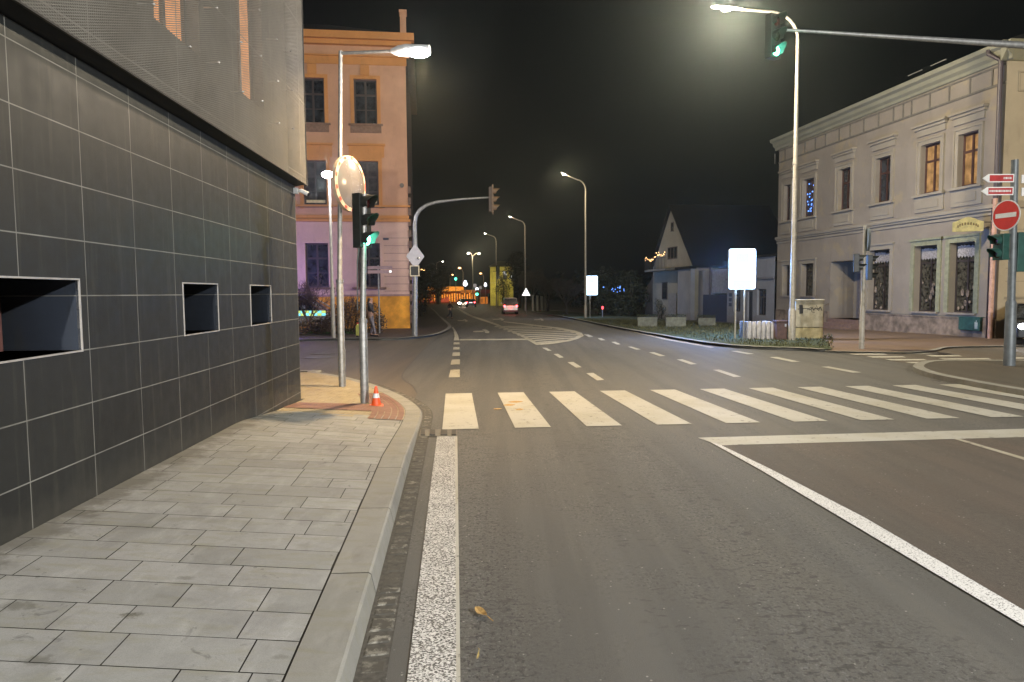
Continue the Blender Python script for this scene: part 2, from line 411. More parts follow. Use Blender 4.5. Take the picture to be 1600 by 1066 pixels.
hs = [(833, 535.2, 886, 531.4), (828, 532.2, 898, 527.8), (821, 529.2, 903, 524.8), (814, 526.2, 903, 522.2), (807, 523.4, 898, 519.8), (800, 520.4, 888, 517.4),
      (792, 517.6, 876, 515.2), (785, 514.8, 862, 513), (778, 512.2, 846, 511), (772, 509.9, 832, 509.2)]
for x0, y0, x1, y1 in hs: dpx(mb, [(x0, y0), (x1, y1), (x1 + 1, y1 + 1.3), (x0 + 2.5, y0 + 1.5)], .010)
struct(mb.build('traffic_island_marking', M_PAINT_W))
mb = MB() # lane arrows
for cx, cy, k in ((757, 518.5, 1.0), (726, 501.3, .62), (782, 499.3, .7), (845, 500, .6)):
    dpx(mb, [(cx - 18 * k, cy - .8 * k), (cx - 2 * k, cy - 1.4 * k), (cx - 1 * k, cy + .6 * k), (cx - 17 * k, cy + .9 * k)], .010)
    dpx(mb, [(cx - 4 * k, cy - 3.4 * k), (cx + 2 * k, cy - 3.2 * k), (cx + 8 * k, cy + .3 * k), (cx + 6 * k, cy + 2.6 * k), (cx + 1 * k, cy + 2.2 * k), (cx + 0 * k, cy - .6 * k)], .010)
struct(mb.build('lane_arrow', M_PAINT_W))
mb = MB() # line along the right kerb, small crosswalk
dpx(mb, [(976, 516.5), (980, 516.3), (1040, 529.5), (1117, 543.2), (1111, 544), (1036, 531)], .010)
struct(mb.build('kerb_line', M_PAINT_W))
mb = MB()
for x0, x1, y in ((1325, 1387, 554), (1408, 1469, 552.4), (1354, 1416, 558.3), (1446, 1504, 556.6), (1382, 1449, 562.8), (1466, 1550, 561.4), (1414, 1442, 567.2), (1449, 1492, 567.4), (1510, 1570, 565.6), (1575, 1640, 560)):
    dpx(mb, [(x0, y - .9), (x1 - 6, y - 1.1), (x1, y + .8), (x0 + 10, y + 1.1)], .010)
struct(mb.build('side_crosswalk', M_PAINT))
for px_, py_, r_ in ((506, 553, .36), (497, 559, .42)):
    q = gp(px_, py_); mh = thing('manhole_cover', 'round cast iron cover in the side street, %s of the two' % ('farther' if py_ < 556 else 'nearer'), 'manhole cover', (q.x, q.y, g(q.y) + .004), 0, 'manhole covers in the side street')
    MB().tube([(0, 0, 0), (0, 0, .006)], r_ * 1.2, 28).build('ring', S('manhole ring', (.13, .115, .09), .8), mh); MB().tube([(0, 0, .006), (0, 0, .010)], r_, 28).build('cover', S('manhole iron', (.05, .043, .036), .5, .3), mh)
# drain, stain
mb = MB(); dpx(mb, [(657, 672), (714, 672), (714, 683), (654, 683)], .010); struct(mb.build('drain_bed', S('drain concrete', (.16, .15, .125), .8)))
dr = thing('drain_grate', 'dark slotted drain grate set in the gutter beside the first crosswalk bar', 'drain', (0, 0, 0))
for a, b in ((658, 664), (672, 680), (689, 699), (706, 713)):
    q = MB(); pts = [gp(a, 673.5), gp(b, 673.5), gp(b, 681.8), gp(a - .6, 681.8)]
    q.add([(p.x, p.y, g(p.y) + .022) for p in pts] + [(p.x, p.y, g(p.y) + .012) for p in pts], [(0, 1, 2, 3), (0, 4, 5, 1), (1, 5, 6, 2), (2, 6, 7, 3), (3, 7, 4, 0)])
    q.build('grating', S('cast iron', (.022, .021, .02), .55, .3), dr)
M_STAIN = S('ochre stain', (.42, .27, .09), .8, var=.4, scale=30)
mb = MB()
for cx, cy, rx, ry in ((806, 629, 11, 1.4), (796, 634, 9, 1.5), (778, 640, 6, 1), (812, 641, 6, 1.3)):
    dpx(mb, [(cx + rx * math.cos(t * .7) * (1 + .3 * math.sin(t * 5)), cy + ry * math.sin(t * .7)) for t in range(9)], .0125)
struct(mb.build('road_stain', M_STAIN))

# ---------------------------------------------------------------- left pavement, kerb, gutter
WW = 3.05
def wallx(Y): return -WW - .0505 * Y
ZW = [(-50, .27), (4, .25), (8.8, .215), (10.35, .085), (11.95, 0.0), (14, -.05), (18, -.09), (60, -.09)]
ZK = [(-50, .13), (7.2, .13), (9.6, -.015), (13.6, -.075), (18, -.09), (60, -.09)]
kl = [Vector((-.498 + .0826 * 8, -8)), Vector((-.498, 0)), Vector((-.498 - .0826 * 4, 4)), Vector((-.498 - .0826 * 7, 7)), Vector((-.498 - .0826 * 9, 9)),
      *[Vector(gp(*p)[:2]) for p in [(659, 660), (661, 650), (658, 640), (645, 629), (622, 616.5), (596, 606), (571, 598), (541, 590.5), (496, 583), (466, 580.5)]], Vector((-12, 17.2)), Vector((-30, 17.6))]
KO = smooth_line(kl, 8)                     # foot of the kerb
KT = offset(KO, -.03)                       # top outer edge
KI = offset(KO, -.27)                       # inner edge
def xk(Y):  # inner kerb x for a Y on the main-road side
    best = None
    for a, b in zip(KI, KI[1:]):
        if (a.y <= Y <= b.y) and b.y > a.y: return a.x + (b.x - a.x) * (Y - a.y) / (b.y - a.y)
    return -30.0
def zs(x, y):
    xw = wallx(y) if y < 11.95 else -3.65 - (y - 11.95) * .0
    xr = xk(y) if y < 14 else -1.6
    t = (x - xw) / max(.3, (xr - xw)); t = max(0, min(1, t))
    return lerp_tab(ZW, y) * (1 - t) + lerp_tab(ZK, y) * t
def ztop(p): return max(lerp_tab(ZK, p.y), g(p.y) + .03)
mb = MB(); random.seed(3)
acc = 0; last = 0
step_lens = []
for i in range(len(KO) - 1):
    mb.cur = .5
    acc += (KO[i + 1] - KO[i]).length
cum = [0]
for i in range(len(KO) - 1): cum.append(cum[-1] + (KO[i + 1] - KO[i]).length)
def along(line, cumv, s):
    for i in range(len(cumv) - 1):
        if s <= cumv[i + 1]:
            t = (s - cumv[i]) / max(1e-6, cumv[i + 1] - cumv[i]); return line[i].lerp(line[i + 1], t)
    return line[-1]
s = 0.0
def Ysk(yv):
    for i in range(len(KO)):
        if KO[i].y >= yv: return cum[i]
# stone joints were read at Y = 4.15, 5.46, 6.73
s_ref = None
for i in range(len(KO)):
    if KO[i].y >= 4.15 and s_ref is None: s_ref = cum[i] - (KO[i].y - 4.15)
SL = 1.29; s = s_ref - SL * int(s_ref / SL)
stones = [(s - SL, s)] if s > 0 else []
while s < cum[-1]:
    L_ = SL if s < s_ref + 4 * SL else .5
    stones.append((s, min(s + L_, cum[-1]))); s += L_
kerbm = MB()
for a, b in stones:
    if b <= 0: continue
    a = max(a, 0); kerbm.cur = random.uniform(.1, .9); k = max(2, int((b - a) / .16)); g_ = .005
    for j in range(k):
        s0 = a + g_ + (b - a - 2 * g_) * j / k; s1 = a + g_ + (b - a - 2 * g_) * (j + 1) / k
        o0, o1 = along(KO, cum, s0), along(KO, cum, s1); t0, t1 = along(KT, cum, s0), along(KT, cum, s1); i0, i1 = along(KI, cum, s0), along(KI, cum, s1)
        z0, z1 = ztop(o0), ztop(o1); c = .012
        m0, m1 = t0.lerp(i0, .06), t1.lerp(i1, .06)
        kerbm.poly([(i0.x, i0.y, z0 + .004), (i1.x, i1.y, z1 + .004), (m1.x, m1.y, z1), (m0.x, m0.y, z0)])
        kerbm.poly([(m0.x, m0.y, z0), (m1.x, m1.y, z1), (t1.x, t1.y, z1 - c), (t0.x, t0.y, z0 - c)])
        kerbm.poly([(t0.x, t0.y, z0 - c), (t1.x, t1.y, z1 - c), (o1.x, o1.y, g(o1.y) - .02), (o0.x, o0.y, g(o0.y) - .02)])
struct(kerbm.build('kerb', M_KERB, tone=True, smooth=False))
bedm = MB() # dark bed under the kerb joints
for i in range(len(KO) - 1):
    a, b = KT[i], KT[i + 1]; c_, d_ = KI[i + 1], KI[i]
    za, zb = ztop(KO[i]) - .014, ztop(KO[i + 1]) - .014
    bedm.poly([(a.x - .004, a.y, za), (b.x - .004, b.y, zb), (c_.x, c_.y, zb), (d_.x, d_.y, za)])
# pavement base sheet
yy = [-8 + .15 * i for i in range(int((14.0 + 8) / .15) + 1)]
def xl(y): return wallx(y) - .05 if y < 11.95 else -3.7
def xrr(y): return xk(y)
for a, b in zip(yy, yy[1:]):
    for k in range(4):
        def P_(y, t):
            x = xl(y) + (xrr(y) - xl(y)) * t; return (x, y, zs(x, y) - .010)
        bedm.poly([P_(a, k / 4), P_(a, (k + 1) / 4), P_(b, (k + 1) / 4), P_(b, k / 4)])
struct(bedm.build('pavement_bed', M_JOINT))
# slabs, row by row
slab = MB(); random.seed(11)
rowdir = -.004
y = -2.0; row = 0; J = .0035
while y < 10.3:
    h = .295; xa = wallx(y) + .004 + 0.0
    # rows run square to the road: left end lower in y
    x = -3.9 - random.uniform(0, .5)
    while x < -.2:
        wd = random.choice([.32, .45, .45, .62, .62, .62])
        x0, x1 = x + J, x + wd - J; x += wd
        quad = [(x0, y + rowdir * (x0 + 1.2)), (x1, y + rowdir * (x1 + 1.2)), (x1, y + h - 2 * J + rowdir * (x1 + 1.2)), (x0, y + h - 2 * J + rowdir * (x0 + 1.2))]
        quad = [(qx - .0826 * (qy - y) * 1.0, qy) for qx, qy in quad]
        # columns drift with the road
        quad = [(qx - .0826 * y, qy) for qx, qy in quad]
        # clip to the wall and the kerb
        cl = []
        for qx, qy in quad:
            lo, hi = wallx(qy) + .012, xk(qy) - .012
            xc = max(lo, min(hi, qx)); cl.append((xc, qy + (xc - qx) * rowdir))
        if cl[1][0] - cl[0][0] < .02 and cl[2][0] - cl[3][0] < .02: continue
        if min(c[1] for c in cl) > 10.15: continue
        slab.cur = random.random()
        slab.poly([(cx, cy_, zs(cx, cy_) + .0 + random.uniform(0, .0015)) for cx, cy_ in cl])
    y += h + .0; row += 1
struct(slab.build('pavement', M_SLAB, tone=True))
# second kind of paving round the corner
bp = MB(); random.seed(5)
def far_pave(u0, u1, y0, y1): pass
CP = [p for p in KI if p.y > 10.2 or p.x < -4]
# corner region as fan grid between the wall corner line and the kerb
yg = 10.15
while yg < 16.9:
    y1 = yg + .2; x = -14
    xr = None
    x0lim = wallx(yg) + .012 if yg < 11.95 else -14
    def xright(Y):
        best = -14
        for a, b in zip(KI, KI[1:]):
            if min(a.y, b.y) <= Y <= max(a.y, b.y) and abs(a.y - b.y) > 1e-6 and a.y > 5:
                best = max(best, a.x + (b.x - a.x) * (Y - a.y) / (b.y - a.y))
        return best
    xr = min(xright(yg), xright(y1)) ; xr0, xr1 = xright(yg), xright(y1)
    x = x0lim
    while x < max(xr0, xr1):
        x1 = x + random.choice([.2, .3, .2]); bp.cur = random.random()
        a0, a1 = min(x, xr0), min(x1, xr0); b0, b1 = min(x, xr1), min(x1, xr1)
        if a1 - a0 > .01 or b1 - b0 > .01:
            zz = lambda X, Y: zs(X, Y) + .001
            bp.poly([(a0, yg, zz(a0, yg)), (a1 - .004, yg, zz(a1, yg)), (b1 - .004, y1 - .004, zz(b1, y1)), (b0, y1 - .004, zz(b0, y1))])
        x = x1
    yg = y1
struct(bp.build('corner_pavement', M_BEIGE, tone=True))
# red blister strips
rd = MB(); random.seed(9)
RI = [p for p in offset(KO, -.30) if p.y > 10.15][:34]; RO = [p for p in offset(KO, -.95) if p.y > 10.15][:34]
RI = [p for p, q in zip(offset(KO, -.29), KO) if 10.0 < q.y < 13.3 and q.x > -2.45]
RO = [p for p, q in zip(offset(KO, -.80), KO) if 10.0 < q.y < 13.3 and q.x > -2.45]
for i in range(len(RI) - 1):
    for k in range(5):
        t0, t1 = k / 5, (k + 1) / 5 - .03
        a, b = RI[i].lerp(RO[i], t0), RI[i].lerp(RO[i], t1); c_, d_ = RI[i + 1].lerp(RO[i + 1], t1), RI[i + 1].lerp(RO[i + 1], t0)
        rd.cur = random.random()
        rd.poly([(p.x, p.y, zs(p.x, p.y) + .010) for p in (a, b, c_, d_)])
x = wallx(10.9) + .02
while x < -2.05:
    for yk in (10.75, 10.95, 11.15, 11.35):
        xx = max(x, wallx(yk) + .02)
        rd.cur = random.random(); q = [(xx, yk), (x + .194, yk + .02), (x + .194, yk + .21), (xx, yk + .19)]
        rd.poly([(a, b, zs(a, b) + .010) for a, b in q])
    x += .2
struct(rd.build('tactile_paving', M_REDP, tone=True))
# gutter setts along the kerb
gm = MB(); gb = MB(); random.seed(21); s = 0
GO = offset(KO, .15); G0 = offset(KO, .005)
for i in range(len(KO) - 1):
    if KO[i].x < -12: break
    a, b, c_, d_ = KO[i], KO[i + 1], GO[i + 1], GO[i]
    gb.poly([(p.x, p.y, g(p.y) + .003) for p in (a, b, c_, d_)])
while s < cum[-1] - 14:
    L_ = random.uniform(.10, .19); e = random.uniform(.0, .02)
    a, b = along(G0, cum, s + .01), along(G0, cum, s + L_); c_, d_ = along(GO, cum, s + L_ - e), along(GO, cum, s + .01 + e)
    cen = (a + b + c_ + d_) / 4; z = random.uniform(.004, .010); k = random.uniform(.72, .95); gm.cur = random.random() ** 1.5
    q = [cen.lerp(p, k) for p in (a, b, c_, d_)]
    top = [cen.lerp(p, k * .8) for p in (a, b, c_, d_)]
    vs = [(p.x, p.y, g(p.y) + .002) for p in q] + [(p.x, p.y, g(p.y) + z) for p in top]
    gm.add(vs, [(4, 5, 6, 7), (0, 1, 5, 4), (1, 2, 6, 5), (2, 3, 7, 6), (3, 0, 4, 7)])
    s += L_ + .012
struct(gb.build('gutter_bed', S('gutter dirt', (.066, .060, .049), .9, var=.35, scale=25)))
struct(gm.build('gutter', M_SETT, tone=True))
# leaves lying on the road
def leaf(px, py, L_, W_, rz, col, label):
    p = gp(px, py); m = MB(); n_ = 8
    up = [(-L_ / 2 + L_ * i / n_, W_ / 2 * math.sin(math.pi * (i / n_) ** .8)) for i in range(n_ + 1)]
    for i in range(n_):
        (xa, ya), (xb, yb) = up[i], up[i + 1]; za, zb = .012 + .03 * abs(i / n_ - .5), .012 + .03 * abs((i + 1) / n_ - .5)
        m.poly([(xa, 0, za), (xb, 0, zb), (xb, yb, zb + yb * .5), (xa, ya, za + ya * .5)])
        m.poly([(xa, 0, za), (xb, 0, zb), (xb, -yb, zb + yb * .3), (xa, -ya, za + ya * .3)])
    m.tube([(L_ / 2, 0, .025), (L_ * .85, .01, .012)], .0025, 5)
    o = m.build('fallen_leaf', S('leaf %s' % rz, col, .7, var=.3, scale=40)); o.location = (p.x, p.y, g(p.y)); o.rotation_euler = (0, 0, rz)
    tag(o, label, 'leaf', 'dead leaves on the asphalt')
leaf(752, 962, .135, .05, -1.0, (.36, .22, .07), 'curled ochre leaf lying right of the white edge line')
leaf(747, 1030, .10, .012, 1.5, (.32, .24, .08), 'thin straw coloured blade of dry grass lying nearest the camera')

# ---------------------------------------------------------------- right-hand pavements and verge
def raised(name, px_line, extra, h, mat, kerb_w=.25, kind='structure', mat2=None, kname='kerb'):
    """px_line: outer kerb foot pixels in order; extra: world points closing the area"""
    L = smooth_line([gp(*p) if len(p) == 2 else Vector(p) for p in px_line], 4)
    I = offset(L, kerb_w)
    km = MB(); random.seed(len(px_line))
    for i in range(len(L) - 1):
        km.cur = random.uniform(.2, .8)
        a, b = L[i], L[i + 1]; c_, d_ = I[i + 1], I[i]
        km.poly([(a.x, a.y, g(a.y) - .02), (b.x, b.y, g(b.y) - .02), (b.x, b.y, g(b.y) + h), (a.x, a.y, g(a.y) + h)])
        km.poly([(a.x, a.y, g(a.y) + h), (b.x, b.y, g(b.y) + h), (c_.x, c_.y, g(c_.y) + h), (d_.x, d_.y, g(d_.y) + h)])
    struct(km.build(kname, M_KERB, tone=True))
    m = MB(); drape(m, list(I) + [Vector(e) for e in extra], h - .006)
    return struct(m.build(name, mat), kind)
def grassmat():
    t = NT('verge soil grass'); n_ = t.noise(3, 5, .7); f = t.noise(60, 3, .7)
    c = t.ramp(n_, [(.3, (.020, .030, .010)), (.55, (.040, .052, .016)), (.75, (.07, .06, .03))])
    c = t.mix(t.m_('MULTIPLY', t.step(f, .4, .7), .5), c, (.07, .085, .03)); t.col(c); t.rough(.95); t.bump(f, .8, .04); return t.m
M_GRASS = grassmat()
def blades(name, poly_pts, n_, hmax, dz, mat):
    """grass blades over a polygon given in xy"""
    m = MB(); xs = [p[0] for p in poly_pts]; ys = [p[1] for p in poly_pts]; k = 0; tries = 0
    while k < n_ and tries < n_ * 12:
        tries += 1
        x, y_ = random.uniform(min(xs), max(xs)), random.uniform(min(ys), max(ys)); ins = False
        for i in range(len(poly_pts)):
            (xa, ya), (xb, yb) = poly_pts[i - 1][:2], poly_pts[i][:2]
            if (ya > y_) != (yb > y_) and x < (xb - xa) * (y_ - ya) / (yb - ya) + xa: ins = not ins
        if not ins: continue
        k += 1; h = random.uniform(.3, 1) * hmax; a = random.uniform(0, 6.28); w_ = .012 + y_ * .0005; z = g(y_) + dz
        m.add([(x - w_ * math.cos(a), y_ - w_ * math.sin(a), z), (x + w_ * math.cos(a), y_ + w_ * math.sin(a), z), (x + random.uniform(-.5, .5) * h, y_ + random.uniform(-.5, .5) * h, z + h)], [(0, 1, 2)])
    return struct(m.build(name, mat), 'stuff')
M_BLADE = S('grass blades', (.070, .068, .024), .8, var=.5, scale=3)
vk = [(830, 487), (870, 494), (915, 502.5), (960, 512), (1033, 525.5), (1097, 536.5), (1145, 542.5), (1200, 546), (1251, 547.5), (1290, 550)]
raised('verge', vk, [gp(1300, 545, .1), gp(1290, 532, .1), (15.2, 36), (14.6, 41), (12.2, 56), (10, 75), (6, 95)], .10, M_GRASS, kname='kerb')
vl = [gp(*p) for p in vk[2:]]; vin = [Vector((p.x + .32, p.y + .12)) for p in vl]
blades('grass', [(p.x, p.y) for p in vin] + [(13.6, 29.6), (15.0, 36), (12.0, 50)], 7000, .12, .09, M_BLADE)
# sidewalk in front of the big right building
raised('right_pavement', [(1290, 550.5), (1380, 552.6), (1440, 551.5), (1476, 544.5), (1530, 543), (1600, 542), (1700, 541)], [(45, 29.5, 0), (18.9, 27.4, 0), (16.6, 43.7, 0), (15.3, 43, 0), (15.0, 36, 0), gp(1288, 531, .06)], .055, M_BROWNP, .16)
ri = [(1900, 665), (1700, 636), (1600, 619.5), (1518, 604.5), (1458, 592), (1432, 583), (1427, 577.5), (1440, 571.5), (1475, 569), (1600, 569), (1800, 569)]
raised('right_island_pavement', ri, [(22, 14.5, 0)], .11, asphalt('island cobble', (.06, .053, .04), .1, .5), .22)
mb = MB()
ribbon(mb, [gp(*p) for p in [(1900, 667), (1700, 638), (1600, 621.5), (1518, 606.5), (1458, 594)]], .14, .004)
struct(mb.build('gutter_right', M_SETT, tone=True))
# far left pavement and lawn before the yellow building
raised('far_pavement', [(380, 536), (464, 533.5), (534, 531.6), (609, 531.5), (646, 529), (675, 525), (691, 519.5), (699, 513.5), (698, 508), (690, 500), (680, 489), (672, 482)], [(-20, 160, 0), (-40, 160, 0), (-40, 32, 0)], .09, asphalt('dark pavement', (.055, .046, .04), .1, .2), .22)
lawn = [gp(380, 525), gp(464, 525), gp(560, 525.5), gp(575, 521), gp(560, 514.5), gp(440, 514), gp(380, 514)]
mb = MB(); drape(mb, lawn, .115); struct(mb.build('lawn', M_GRASS))
blades('grass', [(p.x, p.y) for p in lawn], 3500, .14, .11, S('lawn blades', (.05, .10, .02), .8, var=.4, scale=3))
# tram-like dark strips on far left road side
# ---------------------------------------------------------------- wall with openings
def plane_frame(P0, P1):
    """P0->P1 runs left to right seen from outside; returns loc, rz, hit(px,py)->(s,z) local, length"""
    P0 = Vector(P0[:2]); P1 = Vector(P1[:2]); dd = (P1 - P0); L_ = dd.length; dd.normalize()
    rz = math.atan2(dd.y, dd.x); zb = 0.0
    def hit(px, py, dep=0.0):
        r_ = ray(px, py); nrm = Vector((-dd.y, dd.x)); o = P0 + nrm * dep
        t = (o.dot(nrm)) / (r_.x * nrm.x + r_.y * nrm.y)
        q = Vector((r_.x * t, r_.y * t)); return ((q - o).dot(dd), CAMZ + r_.z * t)
    return (P0.x, P0.y, 0), rz, hit, L_
def holed(mb, x0, x1, z0, z1, holes, y=0.0, rev=.25):
    xs = sorted(set([x0, x1] + [h[i] for h in holes for i in (0, 1)])); zs_ = sorted(set([z0, z1] + [h[i] for h in holes for i in (2, 3)]))
    xs = [x for x in xs if x0 <= x <= x1]; zs_ = [z for z in zs_ if z0 <= z <= z1]
    for a, b in zip(xs, xs[1:]):
        for c_, d_ in zip(zs_, zs_[1:]):
            mx, mz = (a + b) / 2, (c_ + d_) / 2
            if any(h[0] < mx < h[1] and h[2] < mz < h[3] for h in holes): continue
            mb.poly([(a, y, c_), (b, y, c_), (b, y, d_), (a, y, d_)])
    for h in holes:
        a, b, c_, d_ = h[:4]; r_ = h[4] if len(h) > 4 else rev
        mb.poly([(a, y, c_), (a, y, d_), (a, y + r_, d_), (a, y + r_, c_)]); mb.poly([(b, y, c_), (b, y + r_, c_), (b, y + r_, d_), (b, y, d_)])
        mb.poly([(a, y, d_), (b, y, d_), (b, y + r_, d_), (a, y + r_, d_)]); mb.poly([(a, y, c_), (a, y + r_, c_), (b, y + r_, c_), (b, y, c_)])
    return mb
def window(root, a, b, c, d, y, fm, gm_, mull=1, transom=.68, fw=.06, label=None, bars=0):
    """frame with a mullion and a transom; the panes are a child"""
    m = MB(); t = .05
    m.box(a, a + fw, y, y + t, c, d); m.box(b - fw, b, y, y + t, c, d); m.box(a + fw, b - fw, y, y + t, c, c + fw); m.box(a + fw, b - fw, y, y + t, d - fw, d)
    zt = c + (d - c) * transom
    if transom: m.box(a + fw, b - fw, y + .002, y + t - .004, zt - fw * .6, zt + fw * .6)
    for k in range(mull):
        xm = a + (b - a) * (k + 1) / (mull + 1); m.box(xm - fw * .6, xm + fw * .6, y - .006, y + t - .008, c + fw, d - fw)
    for k in range(bars):
        zm = c + (zt - c) * (k + 1) / (bars + 1); m.box(a + fw, b - fw, y + .008, y + t - .012, zm - fw * .25, zm + fw * .25)
    f = m.build('window', fm, root)
    if label: f['label'] = label
    p = MB(); p.poly([(a, y + .035, c), (b, y + .035, c), (b, y + .035, d), (a, y + .035, d)]); p.build('pane', gm_, f)
    return f
def glass_dark(name, col=(.015, .017, .02)):
    t = NT(name); n_ = t.noise(2.5, 4, .7)
    t.col(t.mix(t.step(n_, .35, .7), col, tuple(x * 3 for x in col))); t.rough(.08); t.b.inputs['Specular IOR Level'].default_value = .7; return t.m
M_GL = glass_dark('dark window glass'); M_GLB = glass_dark('blue dark glass', (.012, .018, .035))

# ---------------------------------------------------------------- big tiled building on the left
cor = Vector((wallx(11.95), 11.95)); st = Vector((wallx(-9), -9))
loc, rz, hit, LW = plane_frame(st, cor)
TILEW = .807 * 1.0013; TILEH = .4215
s_j, _ = hit(141, 560)   # a vertical joint
def tile_mat(name, base, joint=(.25, .245, .22), green=0.0):
    t = NT(name); X, Y_, Z = t.xyz()
    def near(v, per, off, wd):
        f = t.m_('FRACT', t.m_('DIVIDE', t.m_('SUBTRACT', v, off - 50 * per), per))
        f = t.m_('ABSOLUTE', t.m_('SUBTRACT', f, .5)); return t.m_('GREATER_THAN', f, .5 - wd / per / 2)
    j = t.m_('MAXIMUM', near(X, TILEW, s_j, .0085), near(Z, TILEH, CAMZ, .009))
    wn_ = t.n.new('ShaderNodeTexWhiteNoise'); wn_.noise_dimensions = '3D'
    cx = t.m_('FLOOR', t.m_('DIVIDE', t.m_('SUBTRACT', X, s_j - 50 * TILEW), TILEW)); cz = t.m_('FLOOR', t.m_('DIVIDE', t.m_('SUBTRACT', Z, CAMZ - 50 * TILEH), TILEH))
    cmb = t.n.new('ShaderNodeCombineXYZ'); t.l.new(cx, cmb.inputs[0]); t.l.new(cz, cmb.inputs[2]); t.l.new(cmb.outputs[0], wn_.inputs['Vector'])
    c = t.mix(wn_.outputs['Value'], tuple(x * .9 for x in base), tuple(x * 1.12 for x in base))
    c = t.mix(t.m_('MULTIPLY', t.step(t.noise(1.6, 5, .65), .4, .7), .35), c, tuple(x * 1.45 for x in base))
    c = t.mix(t.m_('MULTIPLY', t.step(t.noise(5, 5, .65, t.mapped((2.2, 1, .14))), .50, .70), .55), c, (.055, .054, .044))
    low = t.m_('ADD', Z, t.m_('MULTIPLY', t.noise(7, 4), .25)); c = t.mix(t.m_('MULTIPLY', t.step(low, .62, .30), .6), c, (.075, .070, .058))
    c = t.mix(t.m_('MULTIPLY', t.step(t.noise(45, 3, .7), .62, .75), .2), c, (.06, .06, .055))
    # dust washed over the joints
    jc = t.mix(t.step(t.noise(2.2, 3), .35, .7), joint, tuple(x * .55 for x in joint))
    c = t.mix(j, c, jc); t.col(c); t.rough(t.m_('MULTIPLY_ADD', t.noise(6, 4), .25, .38)); t.b.inputs['Specular IOR Level'].default_value = .22
    t.bump(t.m_('SUBTRACT', 1.0, j), .3, .003); return t.m
M_TILE = tile_mat('dark porcelain tile', (.0215, .0225, .0215)); M_TILEB = tile_mat('bluish lit niche tile', (.050, .060, .080))  # niche tile paler and bluer: bluish light put into its colour
tb = thing('tiled_building', 'building clad in dark grey tiles under a grey metal mesh storey, at the pavement edge', 'building', loc, rz)
niches = []
for (xa, xb) in ((-60, 123.5), (286.5, 340), (391.5, 423)):
    sb, _ = hit(xb, 470); sa = hit(xa, 470)[0] if xa > 0 else sb - 2.1
    niches.append((sa, sb, CAMZ - TILEH + .004, CAMZ + .118, .6))
ZT = 3.65
m = MB(); holed(m, 0, LW, -.6, ZT, niches, 0, .004)
o = m.build('wall', M_TILE, tb)
m = MB(); m.poly([(LW, 0, -.6), (LW, 0, ZT), (LW, 14, ZT), (LW, 14, -.6)]); m.build('return_wall', M_TILE, tb)
for i, (a, b, c_, d_, r_) in enumerate(niches):
    n_ = MB(); n_.poly([(b, .004, c_), (b, r_, c_), (b, r_, d_), (b, .004, d_)]); n_.poly([(a, .004, c_), (a, r_, c_), (a, r_, d_), (a, .004, d_)])
    n_.poly([(a, .004, d_), (b, .004, d_), (b, r_, d_), (a, r_, d_)]); n_.poly([(a, r_, c_), (b, r_, c_), (b, r_, d_), (a, r_, d_)])
    no = n_.build('niche', M_TILEB, tb)
    MB().poly([(a, .004, c_), (b, .004, c_), (b, r_, c_), (a, r_, c_)]).build('niche_floor', S('niche floor', (.10, .095, .08), .7), no)
    fm = MB(); w_ = .013; y0, y1 = -.008, .02
    fm.box(a - w_, a, y0, y1, c_ - w_, d_ + w_); fm.box(b, b + w_, y0, y1, c_ - w_, d_ + w_); fm.box(a, b, y0, y1, d_, d_ + w_); fm.box(a, b, y0, y1, c_ - w_, c_)
    fm.build('niche_trim', S('pale aluminium trim', (.48, .45, .41), .45, .3), no)
    if i == 0: MB().box(a + .2, b - .05, r_ - .05, r_ - .01, c_, d_).build('niche_back', S('red brown board', (.16, .07, .055), .6), no)
# recess and soffit blackened to stand for the shade in the gap, inner wall with lit windows, mesh storey
m = MB(); m.box(0, LW - .02, .03, .5, ZT, ZT + .1); m.poly([(0, -.135, ZT + .05), (LW + .15, -.135, ZT + .05), (LW + .15, .03, ZT + .015), (0, .03, ZT + .015)])
m.build('soffit', S('soffit shade black', (.006, .006, .006), .9), tb)
a1 = hit(242, 60, .10)[0]; b1 = hit(312, 60, .10)[0]; a2 = hit(372, 120, .1)[0]; b2 = hit(411, 120, .1)[0]
wins = [(a1 - .0, b1, 4.56, 6.9), (a2, b2, 4.56, 6.9), (a1 - 3.4, a1 - 2.3, 4.56, 6.9)]
m = MB(); holed(m, 0, LW, ZT + .101, 9.2, wins, .10, .3)
m.build('inner_wall', S('grey plaster', (.12, .11, .092), .85), tb)
M_LIT = emit('lit orange window', (1.0, .42, .16), 1.1, var=.35)
for k, (a, b, c_, d_) in enumerate(wins):
    window(tb, a, b, c_, d_, .25, S('dark frame', (.06, .045, .035), .5), M_LIT if k < 2 else M_GL, 1, 0, .05, 'tall lit window behind the mesh' if k < 2 else None)
